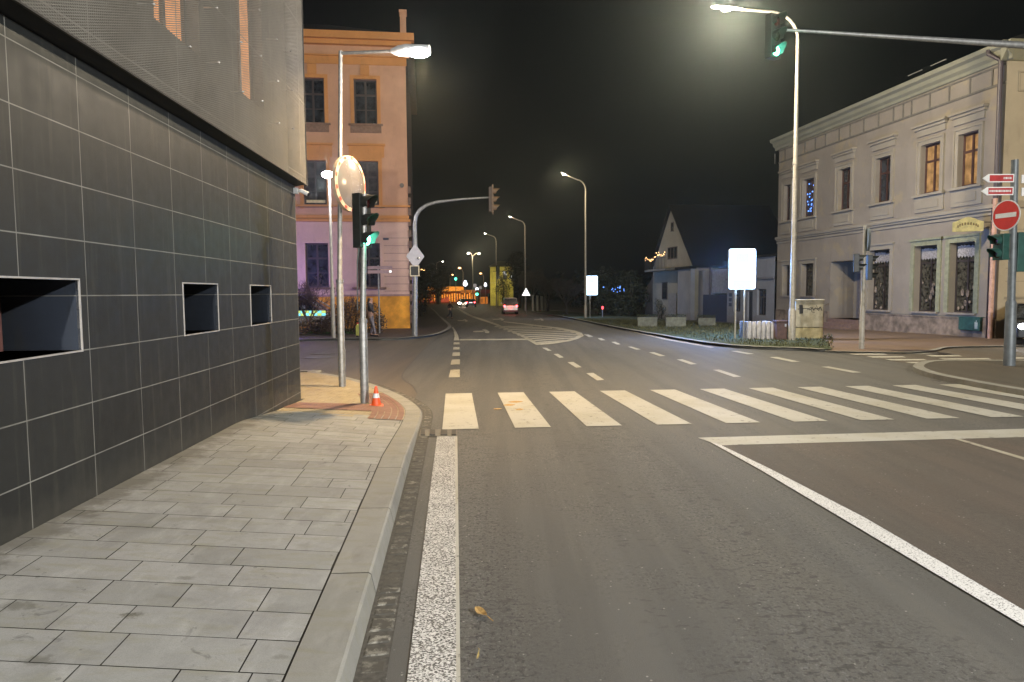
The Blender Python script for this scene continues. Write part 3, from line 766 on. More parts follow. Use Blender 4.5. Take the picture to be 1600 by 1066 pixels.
def mesh_mat():
    t = NT('expanded metal mesh'); X, Y_, Z = t.xyz()
    px_, pz_ = .058, .021
    a = t.m_('FRACT', t.m_('ADD', t.m_('ADD', t.m_('DIVIDE', X, px_), t.m_('DIVIDE', Z, pz_)), 500)); b = t.m_('FRACT', t.m_('ADD', t.m_('SUBTRACT', t.m_('DIVIDE', X, px_), t.m_('DIVIDE', Z, pz_)), 500))
    s1 = t.m_('LESS_THAN', a, .40); s2 = t.m_('LESS_THAN', b, .40)
    fx = t.m_('FRACT', t.m_('DIVIDE', X, 1.6)); seam_ = t.m_('LESS_THAN', fx, .012)
    fz = t.m_('FRACT', t.m_('DIVIDE', t.m_('SUBTRACT', Z, .05), 1.25)); seam2 = t.m_('LESS_THAN', fz, .010)
    strand = t.m_('MAXIMUM', t.m_('MAXIMUM', s1, s2), t.m_('MAXIMUM', seam_, seam2))
    t.col(t.mix(t.step(t.noise(1.2, 4), .3, .7), (.21, .195, .165), (.165, .15, .125))); t.b.inputs['Metallic'].default_value = .1; t.rough(.75)
    t.bump(t.m_('ADD', a, b), .6, .01)
    tr = t.n.new('ShaderNodeBsdfTransparent'); mx = t.n.new('ShaderNodeMixShader')
    t.l.new(strand, mx.inputs[0]); t.l.new(tr.outputs[0], mx.inputs[1]); t.l.new(t.b.outputs[0], mx.inputs[2]); t.l.new(mx.outputs[0], t.out.inputs[0])
    return t.m
M_MESH = mesh_mat(); zb = ZT + .05
m = MB(); m.poly([(0, -.15, zb), (LW + .20, -.15, zb), (LW + .20, -.15, 9.2), (0, -.15, 9.2)])
cl = m.build('mesh_cladding', M_MESH, tb)
MB().poly([(LW + .20, -.15, zb), (LW + .20, 9, zb), (LW + .20, 9, 9.2), (LW + .20, -.15, 9.2)]).build('mesh_return', S('flat grey metal', (.22, .20, .18), .5, .2), tb)
m = MB(); m.box(0, LW + .21, -.162, -.14, zb - .008, zb + .006); m.box(LW + .19, LW + .205, -.165, -.14, zb + .006, 9.2)
m.build('edge_rail', S('mesh edge rail', (.055, .05, .042), .8, 0), cl)
stud = MB().sphere((0, 0, 0), .014, 8, 5); stud.tube([(0, 0, 0), (0, .15, 0)], .006, 5)
so = stud.build('stud', S('bright stud', (.75, .72, .66), .25, .7), tb); first = True
for sx in [k * .8 + .3 for k in range(12, 26)]:
    for k, sz in enumerate((4.35, 4.95, 5.55)):
        if sx > LW: continue
        q = so if first else so.copy()
        if not first: C.objects.link(q); q.parent = tb
        first = False; q.location = (sx, -.17, sz + (.1 if int(sx / .8) % 2 else 0))
m = MB(); m.box(0, LW + .1, -.2, 8, 9.2, 9.3); m.build('roof', S('flat roof', (.05, .05, .05), .9), tb)
# security camera at the corner
p = at(462, 299, 11.9)
sc_ = thing('security_camera', 'small white security camera fixed to the tiled corner', 'camera', (p.x + .02, p.y - .03, p.z), 0)
MB().box(-.06, .03, -.04, .04, -.05, .05).build('bracket', S('white plastic', (.6, .6, .58), .4), sc_, bevel=.008)
m = MB(); m.tube([(.02, 0, 0), (.09, 0, .0), (.20, -.01, -.055)], [.03, .035, .038], 12); m.build('housing', S('white plastic', (.6, .6, .58), .4), sc_, smooth=True)
m = MB(); m.tube([(.201, -.011, -.056), (.215, -.012, -.063)], [.030, .028], 12); m.build('lens', S('black lens', (.01, .01, .01), .1), sc_)

# ---------------------------------------------------------------- lamp posts
M_GALV = simple('galvanised steel', (.30, .295, .28), .45, .55, .2, 12)
M_POLEP = simple('pale painted pole', (.40, .37, .31), .5, .15, .15, 8)
def lamp_emit(col, st): return emit('lamp glass %s' % st, col, st)
LE_W = lamp_emit((1, .93, .80), 60); LE_C = lamp_emit((.95, .95, 1.0), 62); LE_O = lamp_emit((1, .42, .10), 14)
def curved_lamp(label, base, top, head, power, col, em, rad=.09, headlen=.7, group='street lamps along the right kerb', size=.12, thick_base=1.1, down=1.0, side=.3):
    """top/head are world heights / points; arm bends from the pole top towards the head"""
    t = thing('street_lamp', label, 'street lamp', tuple(base), 0, group)
    hz = top - base.z; v = Vector(head) - Vector(base)
    p = MB(); p.tube([(0, 0, -.05), (0, 0, thick_base), (0, 0, thick_base + .08)], [rad * 1.35, rad * 1.3, rad], 14); p.tube([(0, 0, thick_base + .08), (0, 0, hz * .55), (0, 0, hz - .9)], [rad, rad * .8, rad * .55], 12, False)
    p.build('pole', M_POLEP, t, smooth=True)
    MB().tube([(0, 0, hz * .55 - .05), (0, 0, hz * .55 + .05)], rad * .95, 12).build('collar', M_POLEP, t)
    pts = []
    vx = Vector((v.x, v.y, 0))
    for i in range(9):
        a = math.pi / 2 * i / 8; pts.append(vx * .38 * (1 - math.cos(a)) + Vector((0, 0, hz - .9 + .9 * math.sin(a))))
    hd = Vector((v.x, v.y, v.z)); dirh = (hd - pts[-1]).normalized()
    pts.append(hd - dirh * headlen * .4)
    MB().tube(pts, [rad * .5] * 9 + [rad * .42], 8).build('arm', M_POLEP, t, smooth=True)
    hb = MB(); c_ = hd; s_ = Vector((dirh.y, -dirh.x, 0)).normalized(); up = Vector((0, 0, 1))
    prof = [(-.5, .06, .05), (-.3, .11, .08), (.1, .15, .09), (.4, .13, .06), (.5, .05, .02)]
    vs = []; fs = []
    for k, (u, ww, hh) in enumerate(prof):
        for (aa, bb) in ((-1, -.15), (-.6, 1), (.6, 1), (1, -.15)): vs.append(c_ + dirh * u * headlen + s_ * aa * ww + up * (bb * hh + .02))
    for k in range(4):
        for j in range(4): fs.append((k * 4 + j, k * 4 + (j + 1) % 4, k * 4 + 4 + (j + 1) % 4, k * 4 + 4 + j))
    fs += [(3, 2, 1, 0), (16, 17, 18, 19)]; hb.add(vs, fs); h_ = hb.build('lamp_head', S('grey lamp head', (.25, .25, .25), .5, .2), t)
    gl = MB(); gl.sphere(c_ + Vector((0, 0, -.03)) + dirh * .02, .5, 14, 8, (.20 * headlen / .7, .20 * headlen / .7, .11)); gl.build('diffuser', em, h_, smooth=True)
    if power:
        lamp('SPOT', c_ + Vector((0, 0, -.22)), power * down, col, t, size, R(165))
        lamp('POINT', c_ + Vector((0, 0, -.22)), power * side, col, t, size)
    return t
bA = gp(1237, 531, .1); topA = at(1241, 22, bA.y).z
curved_lamp('tall pale street lamp whose blazing head hangs at the top of the picture', bA, topA, at(1136, 13, bA.y - .6), 5200, (1, .86, .62), LE_W, .10, 1.25, size=.2, down=.7, side=1.0)
bB = gp(915, 496, .1); bB = Vector((bB.x, 62, g(62) + .1)); bB.x = at(915, 496, 62).x
curved_lamp('tall street lamp behind the smaller lit panel', bB, at(915, 282, 62).z, at(881, 272, 61), 1700, WARM, LE_W, .10)
bC = Vector((at(821, 480, 100).x, 100, g(100)))
curved_lamp('street lamp above the white warning triangle', bC, at(821, 345, 100).z, at(797, 339, 99), 1100, WARM, LE_W, .10)
bD = Vector((at(776, 480, 128).x, 128, g(128)))
curved_lamp('street lamp in front of the yellow lit house', bD, at(776, 369, 128).z, at(758, 365, 127), 1000, WARM, LE_W, .10)
# distant ones
def far_lamp(label, px, py_top, Y, heads, em, r=.3, rad=.09, power=0, col=WARM):
    b = Vector((at(px, 470, Y).x, Y, g(Y))); t = thing('street_lamp', label, 'street lamp', tuple(b), 0, 'distant street lamps at the end of the road')
    top = at(px, py_top, Y).z - b.z
    MB().tube([(0, 0, 0), (0, 0, top)], [rad, rad * .6], 8).build('pole', M_POLEP, t)
    for hx, hy in heads:
        q = at(hx, hy, Y) - b
        MB().tube([(0, 0, top - .1), (q.x * .5, 0, q.z + .1), (q.x, 0, q.z + .1)], rad * .5, 6).build('arm', M_POLEP, t)
        MB().sphere((q.x, 0, q.z), r, 10, 6, (1.2, 1, .7)).build('lamp_head', em, t, smooth=True)
        if power: lamp('POINT', (q.x, -.4, q.z - .4), power, col, t, .3)
LE_F = lamp_emit((1, .95, .86), 9); LE_O2 = lamp_emit((1, .50, .18), 7)
far_lamp('distant twin-armed lamp with two white heads over the road', 739, 400, 170, [(732, 396), (748.5, 396.5)], LE_F, .27, .14, 700)
far_lamp('distant orange lamp at left of the twin-armed lamp', 724, 425, 190, [(718, 419)], LE_O2, .33, .13)
far_lamp('low distant orange lamp behind the green signal', 703.5, 430, 195, [(707, 429.5)], LE_O2, .25, .11)
far_lamp('distant orange lamp next to the yellow lit house', 756, 431, 190, [(751, 427.5)], LE_O2, .27, .12)
far_lamp('distant orange lamp just right of the square framed sign', 656.5, 424, 150, [(659, 421.5), (662.5, 422)], LE_O2, .17, .07)
far_lamp('small white lamp above the dark trees left of the road', 683, 411, 185, [(692, 409)], LE_F, .22, .1)

# near-left lamp on straight arm
bL = gp(535, 607, .02); YL = bL.y
t = thing('street_lamp', 'galvanised street lamp with straight horizontal arm standing at the corner kerb', 'street lamp', tuple(bL), 0)
topz = at(532, 80, YL).z - bL.z
p = MB(); z_thick = at(534, 440, YL).z - bL.z
lean = at(532, 80, YL).x - bL.x
p.tube([(0, 0, -.05), (0, 0, z_thick), (0, 0, z_thick + .05), (lean, 0, topz)], [.072, .070, .048, .038], 16); p.build('pole', M_GALV, t, smooth=True)
MB().tube([(0, 0, z_thick - .02), (0, 0, z_thick + .04)], .078, 16).build('collar', M_GALV, t)
MB().box(.067, .075, -.03, .03, .45, .8).build('service_door', M_GALV, t)
hp = at(655, 83, YL - .3) - bL; he = at(612, 80, YL - .2) - bL
MB().tube([(lean, 0, topz - .04), (he.x, he.y, he.z)], [.032, .028], 10).build('arm', M_GALV, t, smooth=True)
m = MB(); m.tube([(he.x - .02, he.y, he.z), (he.x + .12, he.y, he.z), (he.x + .28, he.y, he.z + .01), (hp.x + .2, hp.y, hp.z + .06)], [.04, .10, .12, .09], 12)
h_ = m.build('lamp_head', S('pale lamp head', (.45, .45, .45), .4), t, smooth=True)
MB().sphere((hp.x, hp.y, hp.z), .5, 16, 10, (.43, .24, .17)).build('diffuser', LE_C, h_, smooth=True)
lamp('SPOT', (hp.x, hp.y - .05, hp.z - .3), 2300, (1, .68, .34), t, .15, R(160)); lamp('POINT', (hp.x, hp.y - .05, hp.z - .3), 230, (1, .84, .72), t, .12)
# thin lamp with ball head by the lawn
bT = gp(521, 528, .09); t = thing('street_lamp', 'slim pole lamp with cold white head near the bushes', 'street lamp', tuple(bT), 0)
tz = at(520, 275, bT.y).z - bT.z; zk_ = at(520, 453, bT.y).z - bT.z
MB().tube([(0, 0, 0), (0, 0, zk_), (0, 0, zk_ + .05), (0, 0, tz)], [.10, .09, .07, .05], 12).build('pole', M_POLEP, t, smooth=True)
q = at(512, 273, bT.y) - bT
MB().tube([(0, 0, tz - .02), (q.x * .6, 0, tz + .02)], .04, 8).build('arm', M_POLEP, t)
MB().sphere((q.x, 0, q.z), .5, 14, 8, (.5, .36, .30)).build('lamp_head', LE_C, t, smooth=True)
lamp('POINT', (q.x + .25, -.7, q.z - .35), 420, (.92, .90, 1.0), t, .25)

# lamps that stand outside the frame: behind the photographer (the farthest one added), and round the corner of the right street
def hidden_lamp(label, x, y, h, dx, power, col, size=.25, side=.06):
    b = Vector((x, y, g(y) + .1)); curved_lamp(label, b, b.z + h, Vector((x + dx, y, b.z + h + .1)), power, col, LE_W, .1, group='street lamps outside the view', size=size, side=side)
hidden_lamp('street lamp standing behind the photographer on the right pavement', 14.5, -7.0, 8.2, -3.0, 15500, (.97, .985, 1.0), .25, .8)
hidden_lamp('street lamp standing behind the photographer on the left pavement', -1.9, -13.5, 10.5, 2.2, 4500, (1, .985, .95))
hidden_lamp('added unseen street lamp far behind the photographer, lighting the wall niches', 3.4, -34, 10.0, -2.0, 30000, (1, .965, .90), .25, 1.2)  # added to throw low light onto niche jambs and other fronts
hidden_lamp('sodium street lamp on the right side street outside the view', 27, 20.5, 8.5, -1.8, 1400, (1, .76, .42), .25, .9)

# ---------------------------------------------------------------- traffic lights
M_HEAD = S('black signal housing', (.012, .014, .013), .45); M_HEADG = S('dark green signal housing', (.02, .075, .06), .5)
GREEN_E = emit('green signal light', (.16, 1.0, .66), 16, True)
def signal_head(root, loc, rz, n=3, lit=None, mat=None, size=.30, back=True):
    """housing with lenses facing local -Y; loc relative to root"""
    mat = mat or M_HEAD
    hd = bpy.data.objects.new('tmp', None)
    m = MB(); H_ = size * n; m.box(-size * .48, size * .48, 0, size * .55, -H_ / 2, H_ / 2)
    for k in range(n - 1): m.box(-size * .495, size * .495, .01, size * .5, -H_ / 2 + size * (k + 1) - .008, -H_ / 2 + size * (k + 1) + .008)
    o = m.build('signal_head', mat, root, bevel=.015); o.location = loc; o.rotation_euler = (0, 0, rz)
    bpy.data.objects.remove(hd)
    for k in range(n):
        zc = H_ / 2 - size * (k + .5)
        v = MB(); r_ = size * .40; pts = []; N = 14
        for i in range(N + 1):
            a = math.radians(-40) + math.radians(260) * i / N
            for (dy, rr) in ((-.0, r_), (-size * .85 * (0.45 + .55 * max(0, math.sin(a))), r_ * .97)): pts.append((rr * math.cos(a), dy, zc + rr * math.sin(a)))
        v.add(pts, [(2 * i, 2 * i + 1, 2 * i + 3, 2 * i + 2) for i in range(N)])
        vo = v.build('visor', mat, o); so_ = vo.modifiers.new('s', 'SOLIDIFY'); so_.thickness = .006
        l_ = MB(); l_.sphere((0, 0, 0), size * .36, 16, 8, (1, .25, 1))
        lit_ = (k == lit)
        lo = l_.build('lens', GREEN_E if lit_ else (S('dark red lens', (.05, .006, .006), .15) if k == 0 else S('dark lens', (.02, .018, .01), .15)), o, smooth=True)
        lo.location = (0, -.005, zc)
        if lit_: lo['label'] = 'lit green lens'
    return o
# near-left traffic light
b = gp(570, 632, .03); t = thing('traffic_light', 'traffic light with green lit on thick galvanised post beside the orange cone', 'traffic light', tuple(b), 0)
zt_ = at(568, 303, b.y).z - b.z; zk_ = at(569, 503, b.y).z - b.z; ln = at(569.5, 303, b.y).x - b.x
m = MB(); m.tube([(0, 0, -.03), (0, 0, zk_), (0, 0, zk_ + .05), (ln, 0, zt_)], [.071, .069, .050, .046], 18); m.build('pole', M_GALV, t, smooth=True)
MB().tube([(0, 0, zk_ - .01), (0, 0, zk_ + .05)], .074, 18).build('collar', M_GALV, t)
m = MB(); m.tube([(-.075, -.06, zk_ + .2), (-.06, -.06, zk_ + 1.0), (-.02, -.06, zk_ + 1.3)], .010, 6); m.build('cable', S('grey cable', (.10, .10, .10), .6), t)
hc = at(571, 345, b.y) - b
signal_head(t, (hc.x + .0, hc.y + .02, hc.z), R(62), 3, 2, size=.30)
lamp('POINT', (hc.x + .35, hc.y - .12, hc.z - .33), 7.0, (.1, 1, .6), t, .05)
# mast with long bent arm behind the yellow building corner
b = gp(648, 525, .09); t = thing('traffic_light', 'bent-arm signal mast reaching over the left lane, its heads seen edge-on', 'traffic light', tuple(b), 0)
Yb = b.y; P_ = [at(648, 525, Yb), at(648, 350, Yb), at(650, 338, Yb), at(656, 328, Yb), at(666, 321, Yb), at(682, 316, Yb), at(720, 311.5, Yb), at(766, 308.5, Yb)]
m = MB(); L0 = [q - b for q in P_]; L0[0].z = 0
for q in L0: q.y = 0
zk_ = at(648, 400, Yb).z - b.z
m.tube([L0[0], (L0[1].x, 0, zk_), L0[1]] + L0[2:], [.13, .12, .09, .085, .08, .075, .07, .05, .04], 12); m.build('mast', M_GALV, t, smooth=True)
c_ = at(770, 312, Yb) - b; c_.y = 0
signal_head(t, (c_.x + .02, .0, c_.z), R(95), 3, None, S('brown signal housing', (.10, .06, .03), .5), .36)
m = MB(); m.box(c_.x - .03, c_.x + .03, -.3, .3, c_.z - .62, c_.z + .62); m.build('backing_board', S('brown backing board', (.14, .085, .045), .6), t)
# right small pedestrian / signal pole
b = gp(1346, 545, .05); t = thing('traffic_light', 'slim pale signal post with two dark heads before the shop windows', 'traffic light', tuple(b), 0)
zt_ = at(1352, 352, b.y).z - b.z; zk_ = at(1348, 478, b.y).z - b.z; ln = at(1352, 352, b.y).x - b.x
m = MB(); m.tube([(0, 0, 0), (ln * .3, 0, zk_), (ln * .33, 0, zk_ + .05), (ln, 0, zt_)], [.085, .075, .058, .05], 14); m.build('pole', M_POLEP, t, smooth=True)
q = at(1342, 411, b.y) - b; signal_head(t, (q.x, 0, q.z), R(70), 2, None, size=.29)
q = at(1362, 418, b.y) - b; signal_head(t, (q.x + .02, .05, q.z), R(80), 3, None, size=.27)
q = at(1354, 375, b.y) - b
m = MB(); m.tube([(q.x - .03, -.08, q.z), (q.x + .03, -.10, q.z)], .36, 20)
rs = m.build('road_sign', S('grey sign back', (.10, .12, .13), .5), None); rs.location = b; rs.rotation_euler = (0, 0, 0)
tag(rs, 'round grey sign seen edge-on above the two dark signal heads', 'road sign')
# right near post with no-entry and arrows
b = gp(1577, 571, .11); Yp = b.y; t = thing('traffic_light', 'dark green signal heads on a grey post at the right kerb corner', 'traffic light', tuple(b), 0)
zt_ = at(1586, 250, Yp).z - b.z; zk_ = at(1580, 473, Yp).z - b.z; ln = at(1586, 250, Yp).x - b.x
M_GP = S('blue grey post', (.14, .155, .16), .5, .3)
m = MB(); m.tube([(0, 0, -.02), (ln * .25, 0, zk_), (ln * .27, 0, zk_ + .06), (ln, 0, zt_)], [.125, .115, .085, .08], 18); m.build('pole', M_GP, t, smooth=True)
q = at(1560, 386, Yp) - b; h1 = signal_head(t, (q.x, .02, q.z), R(-82), 2, None, M_HEADG, .31)
q = at(1597, 394, Yp) - b; h2 = signal_head(t, (q.x, .10, q.z), R(180), 3, None, M_HEADG, .31)
for q in (at(1572, 367, Yp) - b, at(1578, 404, Yp) - b): MB().box(q.x - .12, q.x + .25, -.02, .02, q.z - .015, q.z + .015).build('bracket', M_HEADG, t)
q = at(1575.5, 337, Yp); ns = thing('road_sign', 'round red no-entry sign with white bar on the right grey post', 'road sign', (q.x - .10, q.y - .06, q.z), R(-76))
def disc(r, y, n=36): return [(r * math.cos(2 * math.pi * k / n), y, r * math.sin(2 * math.pi * k / n)) for k in range(n)]
M_SRED = simple('sign red', (.62, .035, .02), .4, 0, .08, 4); M_SWH = simple('sign white', (.80, .78, .74), .4, 0, .06, 4)
RR = .36
MB().tube([(0, 0, 0), (0, .012, 0)], RR, 36).build('plate', M_SWH, ns)
MB().poly(disc(RR * .93, -.003)).build('red_field', M_SRED, ns)
MB().poly([(-RR * .74, -.006, -RR * .15), (RR * .74, -.006, -RR * .15), (RR * .74, -.006, RR * .15), (-RR * .74, -.006, RR * .15)]).build('bar', M_SWH, ns)
def arrow_sign(label, x0, x1, yc, hpx, blocks):
    a = at(x0, yc, Yp); c2 = at(x1, yc, Yp); L_ = (c2 - a).length; H_ = hpx * Yp / F; tip = H_ * .75
    r_ = thing('direction_sign', label, 'direction sign', (a.x, a.y - .12, a.z), 0, 'red arrow signs on the right post')
    pl = [(0, 0), (tip, H_ / 2), (L_, H_ / 2), (L_, -H_ / 2), (tip, -H_ / 2)]
    MB().prism(pl, 0, .02).build('plate', M_SWH, r_)
    e = .025
    MB().poly([(tip + .02, -.003, H_ / 2 - e), (L_ - e, -.003, H_ / 2 - e), (L_ - e, -.003, -H_ / 2 + e), (tip + .02, -.003, -H_ / 2 + e)]).build('red_field', simple('faded sign red', (.42, .03, .03), .45), r_)
    m_ = MB(); random.seed(int(x0))
    u = blocks[0]
    while u < blocks[1]:
        w_ = random.uniform(.012, .03); m_.poly([(L_ * u, -.006, H_ * .13), (L_ * u + w_, -.006, H_ * .13), (L_ * u + w_, -.006, -H_ * .13), (L_ * u, -.006, -H_ * .13)]); u += w_ / L_ + .014
    m_.build('lettering', M_SWH, r_)
arrow_sign('upper left-pointing red arrow sign with a short white word', 1530, 1579, 280, 12.5, (.66, .92))
arrow_sign('lower left-pointing red arrow sign filled with a long white word', 1528, 1578, 300, 12.5, (.25, .92))
def right_plate(label, yc, band):
    a = at(1590.5, yc, Yp); r_ = thing('direction_sign', label, 'direction sign', (a.x, a.y - .12, a.z), 0, 'red arrow signs on the right post'); H_ = 12.5 * Yp / F; L_ = .8
    MB().prism([(0, H_ / 2), (L_ - .15, H_ / 2), (L_, 0), (L_ - .15, -H_ / 2), (0, -H_ / 2)], 0, .02).build('plate', M_SWH, r_)
    MB().poly([(band, -.003, H_ / 2 - .03), (L_ - .2, -.003, H_ / 2 - .03), (L_ - .2, -.003, -H_ / 2 + .03), (band, -.003, -H_ / 2 + .03)]).build('red_field', M_SRED, r_)
right_plate('upper white plate pointing right, cut by the picture edge', 281, .42)
right_plate('lower white plate pointing right, cut by the picture edge', 301, .1)
# overhead signal on a long arm
Yh = 15.0; hp = at(1213, 80, Yh)
mast = Vector((at(1740, 90, Yh).x, Yh, g(Yh) + .1)); t = thing('traffic_light', 'overhead traffic light glowing green on the long grey arm', 'traffic light', tuple(mast), 0)
a0, a1 = at(1245, 48, Yh) - mast, at(1600, 71, Yh) - mast; a2 = at(1738, 92, Yh) - mast
hl = hp - mast
m = MB(); m.tube([(0, 0, 0), (0, 0, a2.z - .6), (a2.x - .3, 0, a2.z - .1), a1, (a0.x * .5 + a1.x * .5, 0, a0.z * .5 + a1.z * .5), a0, (hl.x, 0, a0.z + .02)], [.12, .11, .09, .072, .048, .032, .028], 12); m.build('mast', M_GALV, t, smooth=True)
signal_head(t, (hl.x - .05, -.1, hl.z + .28), R(28), 3, 2, S('dark grey signal housing', (.012, .014, .013), .5), .30)
lamp('POINT', (hl.x - .15, -.7, hl.z - .02), 18, (.1, 1, .6), t, .05)

# ---------------------------------------------------------------- mirror on the left lamp pole
q = at(549, 289, YL); mr = thing('traffic_mirror', 'round convex traffic mirror with red and white rim on the left lamp pole', 'mirror', (q.x, q.y - .12, q.z), R(70))
Rm = .545
prof = [(Rm * .86 * k / 8, .075 * (1 - (k / 8) ** 2)) for k in range(1, 9)]
m = MB(); vs = [(0, -.075 - .02, 0)]; fs = []; N = 40
for r_, h in prof:
    for k in range(N): a = 2 * math.pi * k / N; vs.append((r_ * math.cos(a), -h - .02, r_ * math.sin(a)))
fs += [(0, 1 + k, 1 + (k + 1) % N) for k in range(N)]
for i in range(7): fs += [(1 + i * N + k, 1 + (i + 1) * N + k, 1 + (i + 1) * N + (k + 1) % N, 1 + i * N + (k + 1) % N) for k in range(N)]
m.add(vs, fs); tm = NT('mirror glass'); tm.col((.40, .385, .41)); tm.b.inputs['Metallic'].default_value = .72; tm.rough(.14); m.build('mirror_face', tm.m, mr, smooth=True)
rim = MB()
for k in range(N):
    a0_, a1_ = 2 * math.pi * k / N, 2 * math.pi * (k + 1) / N
    V = [(r_ * math.cos(a), y_, r_ * math.sin(a)) for (r_, y_) in ((Rm * .86, -.03), (Rm, -.02), (Rm, .05)) for a in (a0_, a1_)]
    rim.add(V, [(0, 1, 3, 2), (2, 3, 5, 4)])
    if k % 3 == 0:
        rimr = MB(); rimr.add([(r_ * math.cos(a), y_ - .004, r_ * math.sin(a)) for (r_, y_) in ((Rm * .885, -.028), (Rm * .975, -.022)) for a in (a0_, a1_)], [(0, 1, 3, 2)]); rimr.build('rim_mark', S('mirror rim red', (.34, .045, .03), .5), mr)
rim.build('rim', S('mirror rim white', (.42, .33, .25), .5), mr)
MB().tube([(0, .0, 0), (0, .06, 0)], [Rm * .97, Rm * .6], 30).build('back_shell', S('black shell', (.03, .03, .03), .5), mr)
MB().tube([(0, .05, -.0), (-.05, .14, 0)], .025, 8).build('bracket', M_GALV, mr)

# ---------------------------------------------------------------- traffic cone
b = gp(588, 635, .04); ck = thing('traffic_cone', 'small orange traffic cone with white band beside the signal post', 'traffic cone', tuple((b.x, b.y, b.z)), .2)
M_ORC = simple('cone orange', (.80, .10, .015), .45, 0, .1, 9)
m = MB(); m.box(-.115, .115, -.115, .115, 0, .022); m.build('base', M_ORC, ck, bevel=.01)
cr = [(.088, .022), (.080, .035), (.058, .14), (.0405, .22), (.022, .31), (.018, .335)]
m = MB(); m.lathe([(.088, .022), (.078, .045), (.057, .145)], 20); m.lathe([(.042, .218), (.024, .31), (.019, .335)], 20); m.build('cone_body', M_ORC, ck, smooth=True)
MB().lathe([(.058, .145), (.043, .218)], 20).build('reflective_band', S('cone white', (.8, .8, .78), .3), ck, smooth=True)

# ---------------------------------------------------------------- lit panels
def panel_mat(name):
    t = NT(name); X, Y_, Z = t.xyz(); e = t.n.new('ShaderNodeEmission')
    def blk(x0, x1, z0, z1):
        a = t.m_('MULTIPLY', t.m_('GREATER_THAN', X, x0), t.m_('LESS_THAN', X, x1)); b_ = t.m_('MULTIPLY', t.m_('GREATER_THAN', Z, z0), t.m_('LESS_THAN', Z, z1)); return t.m_('MULTIPLY', a, b_)
    f = t.m_('MAXIMUM', blk(-.26, .26, .22, .62), blk(-.38, .40, -.78, -.42))
    t.l.new(t.mix(f, (.62, .84, 1.0), (.40, .80, .95)), e.inputs[0]); t._c(t.mix(f, (3.4,) * 3, (2.1,) * 3), e.inputs[1]); t.l.new(e.outputs[0], t.out.inputs[0]); return t.m
M_PANEL = panel_mat('lit panel')
def panel(label, x0, x1, y0, y1, Y, legs, ybase, power, lead=None):
    c_ = at((x0 + x1) / 2, (y0 + y1) / 2, Y); W_ = (x1 - x0) * Y / F; H_ = (y1 - y0) * Y / F
    r_ = thing('illuminated_sign', label, 'illuminated sign', (c_.x, Y, g(Y) + .1), 0, 'illuminated panels on the right verge')
    zc = c_.z - g(Y) - .1; rr = .09 * W_
    def rrect(w_, h_, r):
        P2 = []
        for cx, cz, a0 in ((w_ / 2 - r, h_ / 2 - r, 0), (-w_ / 2 + r, h_ / 2 - r, 90), (-w_ / 2 + r, -h_ / 2 + r, 180), (w_ / 2 - r, -h_ / 2 + r, 270)):
            for k in range(5): a = R(a0 + 22.5 * k); P2.append((cx + r * math.cos(a), cz + r * math.sin(a)))
        return P2
    fr = MB(); fr.prism([(u, v + zc) for u, v in rrect(W_ + .04, H_ + .04, rr)], .0, .16); fr.build('casing', S('panel casing', (.35, .37, .40), .4), r_)
    f_ = MB(); f_.add([(u, 0, v) for u, v in rrect(W_, H_, rr)], [tuple(range(20))]); fo = f_.build('screen', M_PANEL, r_); fo.location = (0, -.012, zc)
    for lx in legs:
        q = at(lx, ybase, Y); MB().tube([(q.x - c_.x, .08, -.1), (q.x - c_.x, .08, zc - H_ / 2)], .035, 10).build('leg', M_POLEP, r_)
    lg = bpy.data.lights.new('light', 'AREA'); lg.shape = 'RECTANGLE'; lg.size = W_; lg.size_y = H_; lg.energy = power; lg.color = (.35, .58, 1.0)
    lo = bpy.data.objects.new('light', lg); C.objects.link(lo); lo.parent = r_; lo.location = (0, -.05, zc); lo.rotation_euler = (R(90), 0, 0)
    return r_, zc
YA = gp(1157, 529, .1).y
rA, zcA = panel('larger glowing blue-white sign panel on two legs near the corner', 1140, 1180, 390, 451, YA, (1149.5, 1163), 528, 500)
lamp('POINT', (0, 1.0, zcA + .1), 1500, (.14, .36, 1.0), rA, .5)  # extra unseen lamp behind the panel, added for its blue veil
rB, zcB = panel('smaller glowing blue-white sign panel far along the verge', 914, 933.5, 431.5, 461, 62.8, (922,), 497, 140)
lamp('POINT', (0, .9, zcB), 420, (.22, .42, 1.0), rB, .5)  # likewise added behind the smaller panel for a blue glow

# ---------------------------------------------------------------- pale two-storey building on the right
def plaster(name, col, dirt=(.16, .12, .07), yellow=0.0, low=1.2):
    t = NT(name); X, Y_, Z = t.xyz()
    c = t.mix(t.step(t.noise(.7, 5, .6), .35, .7), tuple(x * .92 for x in col), tuple(min(1, x * 1.08) for x in col))
    c = t.mix(t.m_('MULTIPLY', t.step(t.noise(3.5, 6, .7, t.mapped((1, 1, .35))), .52, .75), .4), c, tuple(x * .62 for x in col))
    if yellow: c = t.mix(t.m_('MULTIPLY', t.step(t.noise(.9, 4, .6), .56, .64), yellow), c, (.50, .37, .14))
    if low: c = t.mix(t.m_('MULTIPLY', t.step(t.m_('ADD', Z, t.m_('MULTIPLY', t.noise(2.5, 4), .7)), low + .25, low - .25), .75), c, dirt)
    t.col(c); t.rough(.9); t.bump(t.noise(40, 3), .15, .01); return t.m
P2 = Vector((16.5, 43.5)); P1 = Vector((18.8, 27.0))
loc, rz, hit, LR = plane_frame(P2, P1)
rb = thing('town_house', 'pale two-storey house with cornice and tall shop windows on the right corner', 'house', loc, rz)
M_PL = plaster('pale plaster', (.275, .235, .18), (.20, .14, .10), .2, .75); M_TR = plaster('trim plaster', (.31, .27, .20), low=0)
M_RFR = S('brown window frame', (.075, .035, .025), .5); M_GREEN_TR = S('greenish trim', (.26, .26, .16), .85)
def sx(px, py=300): return hit(px, py)[0]
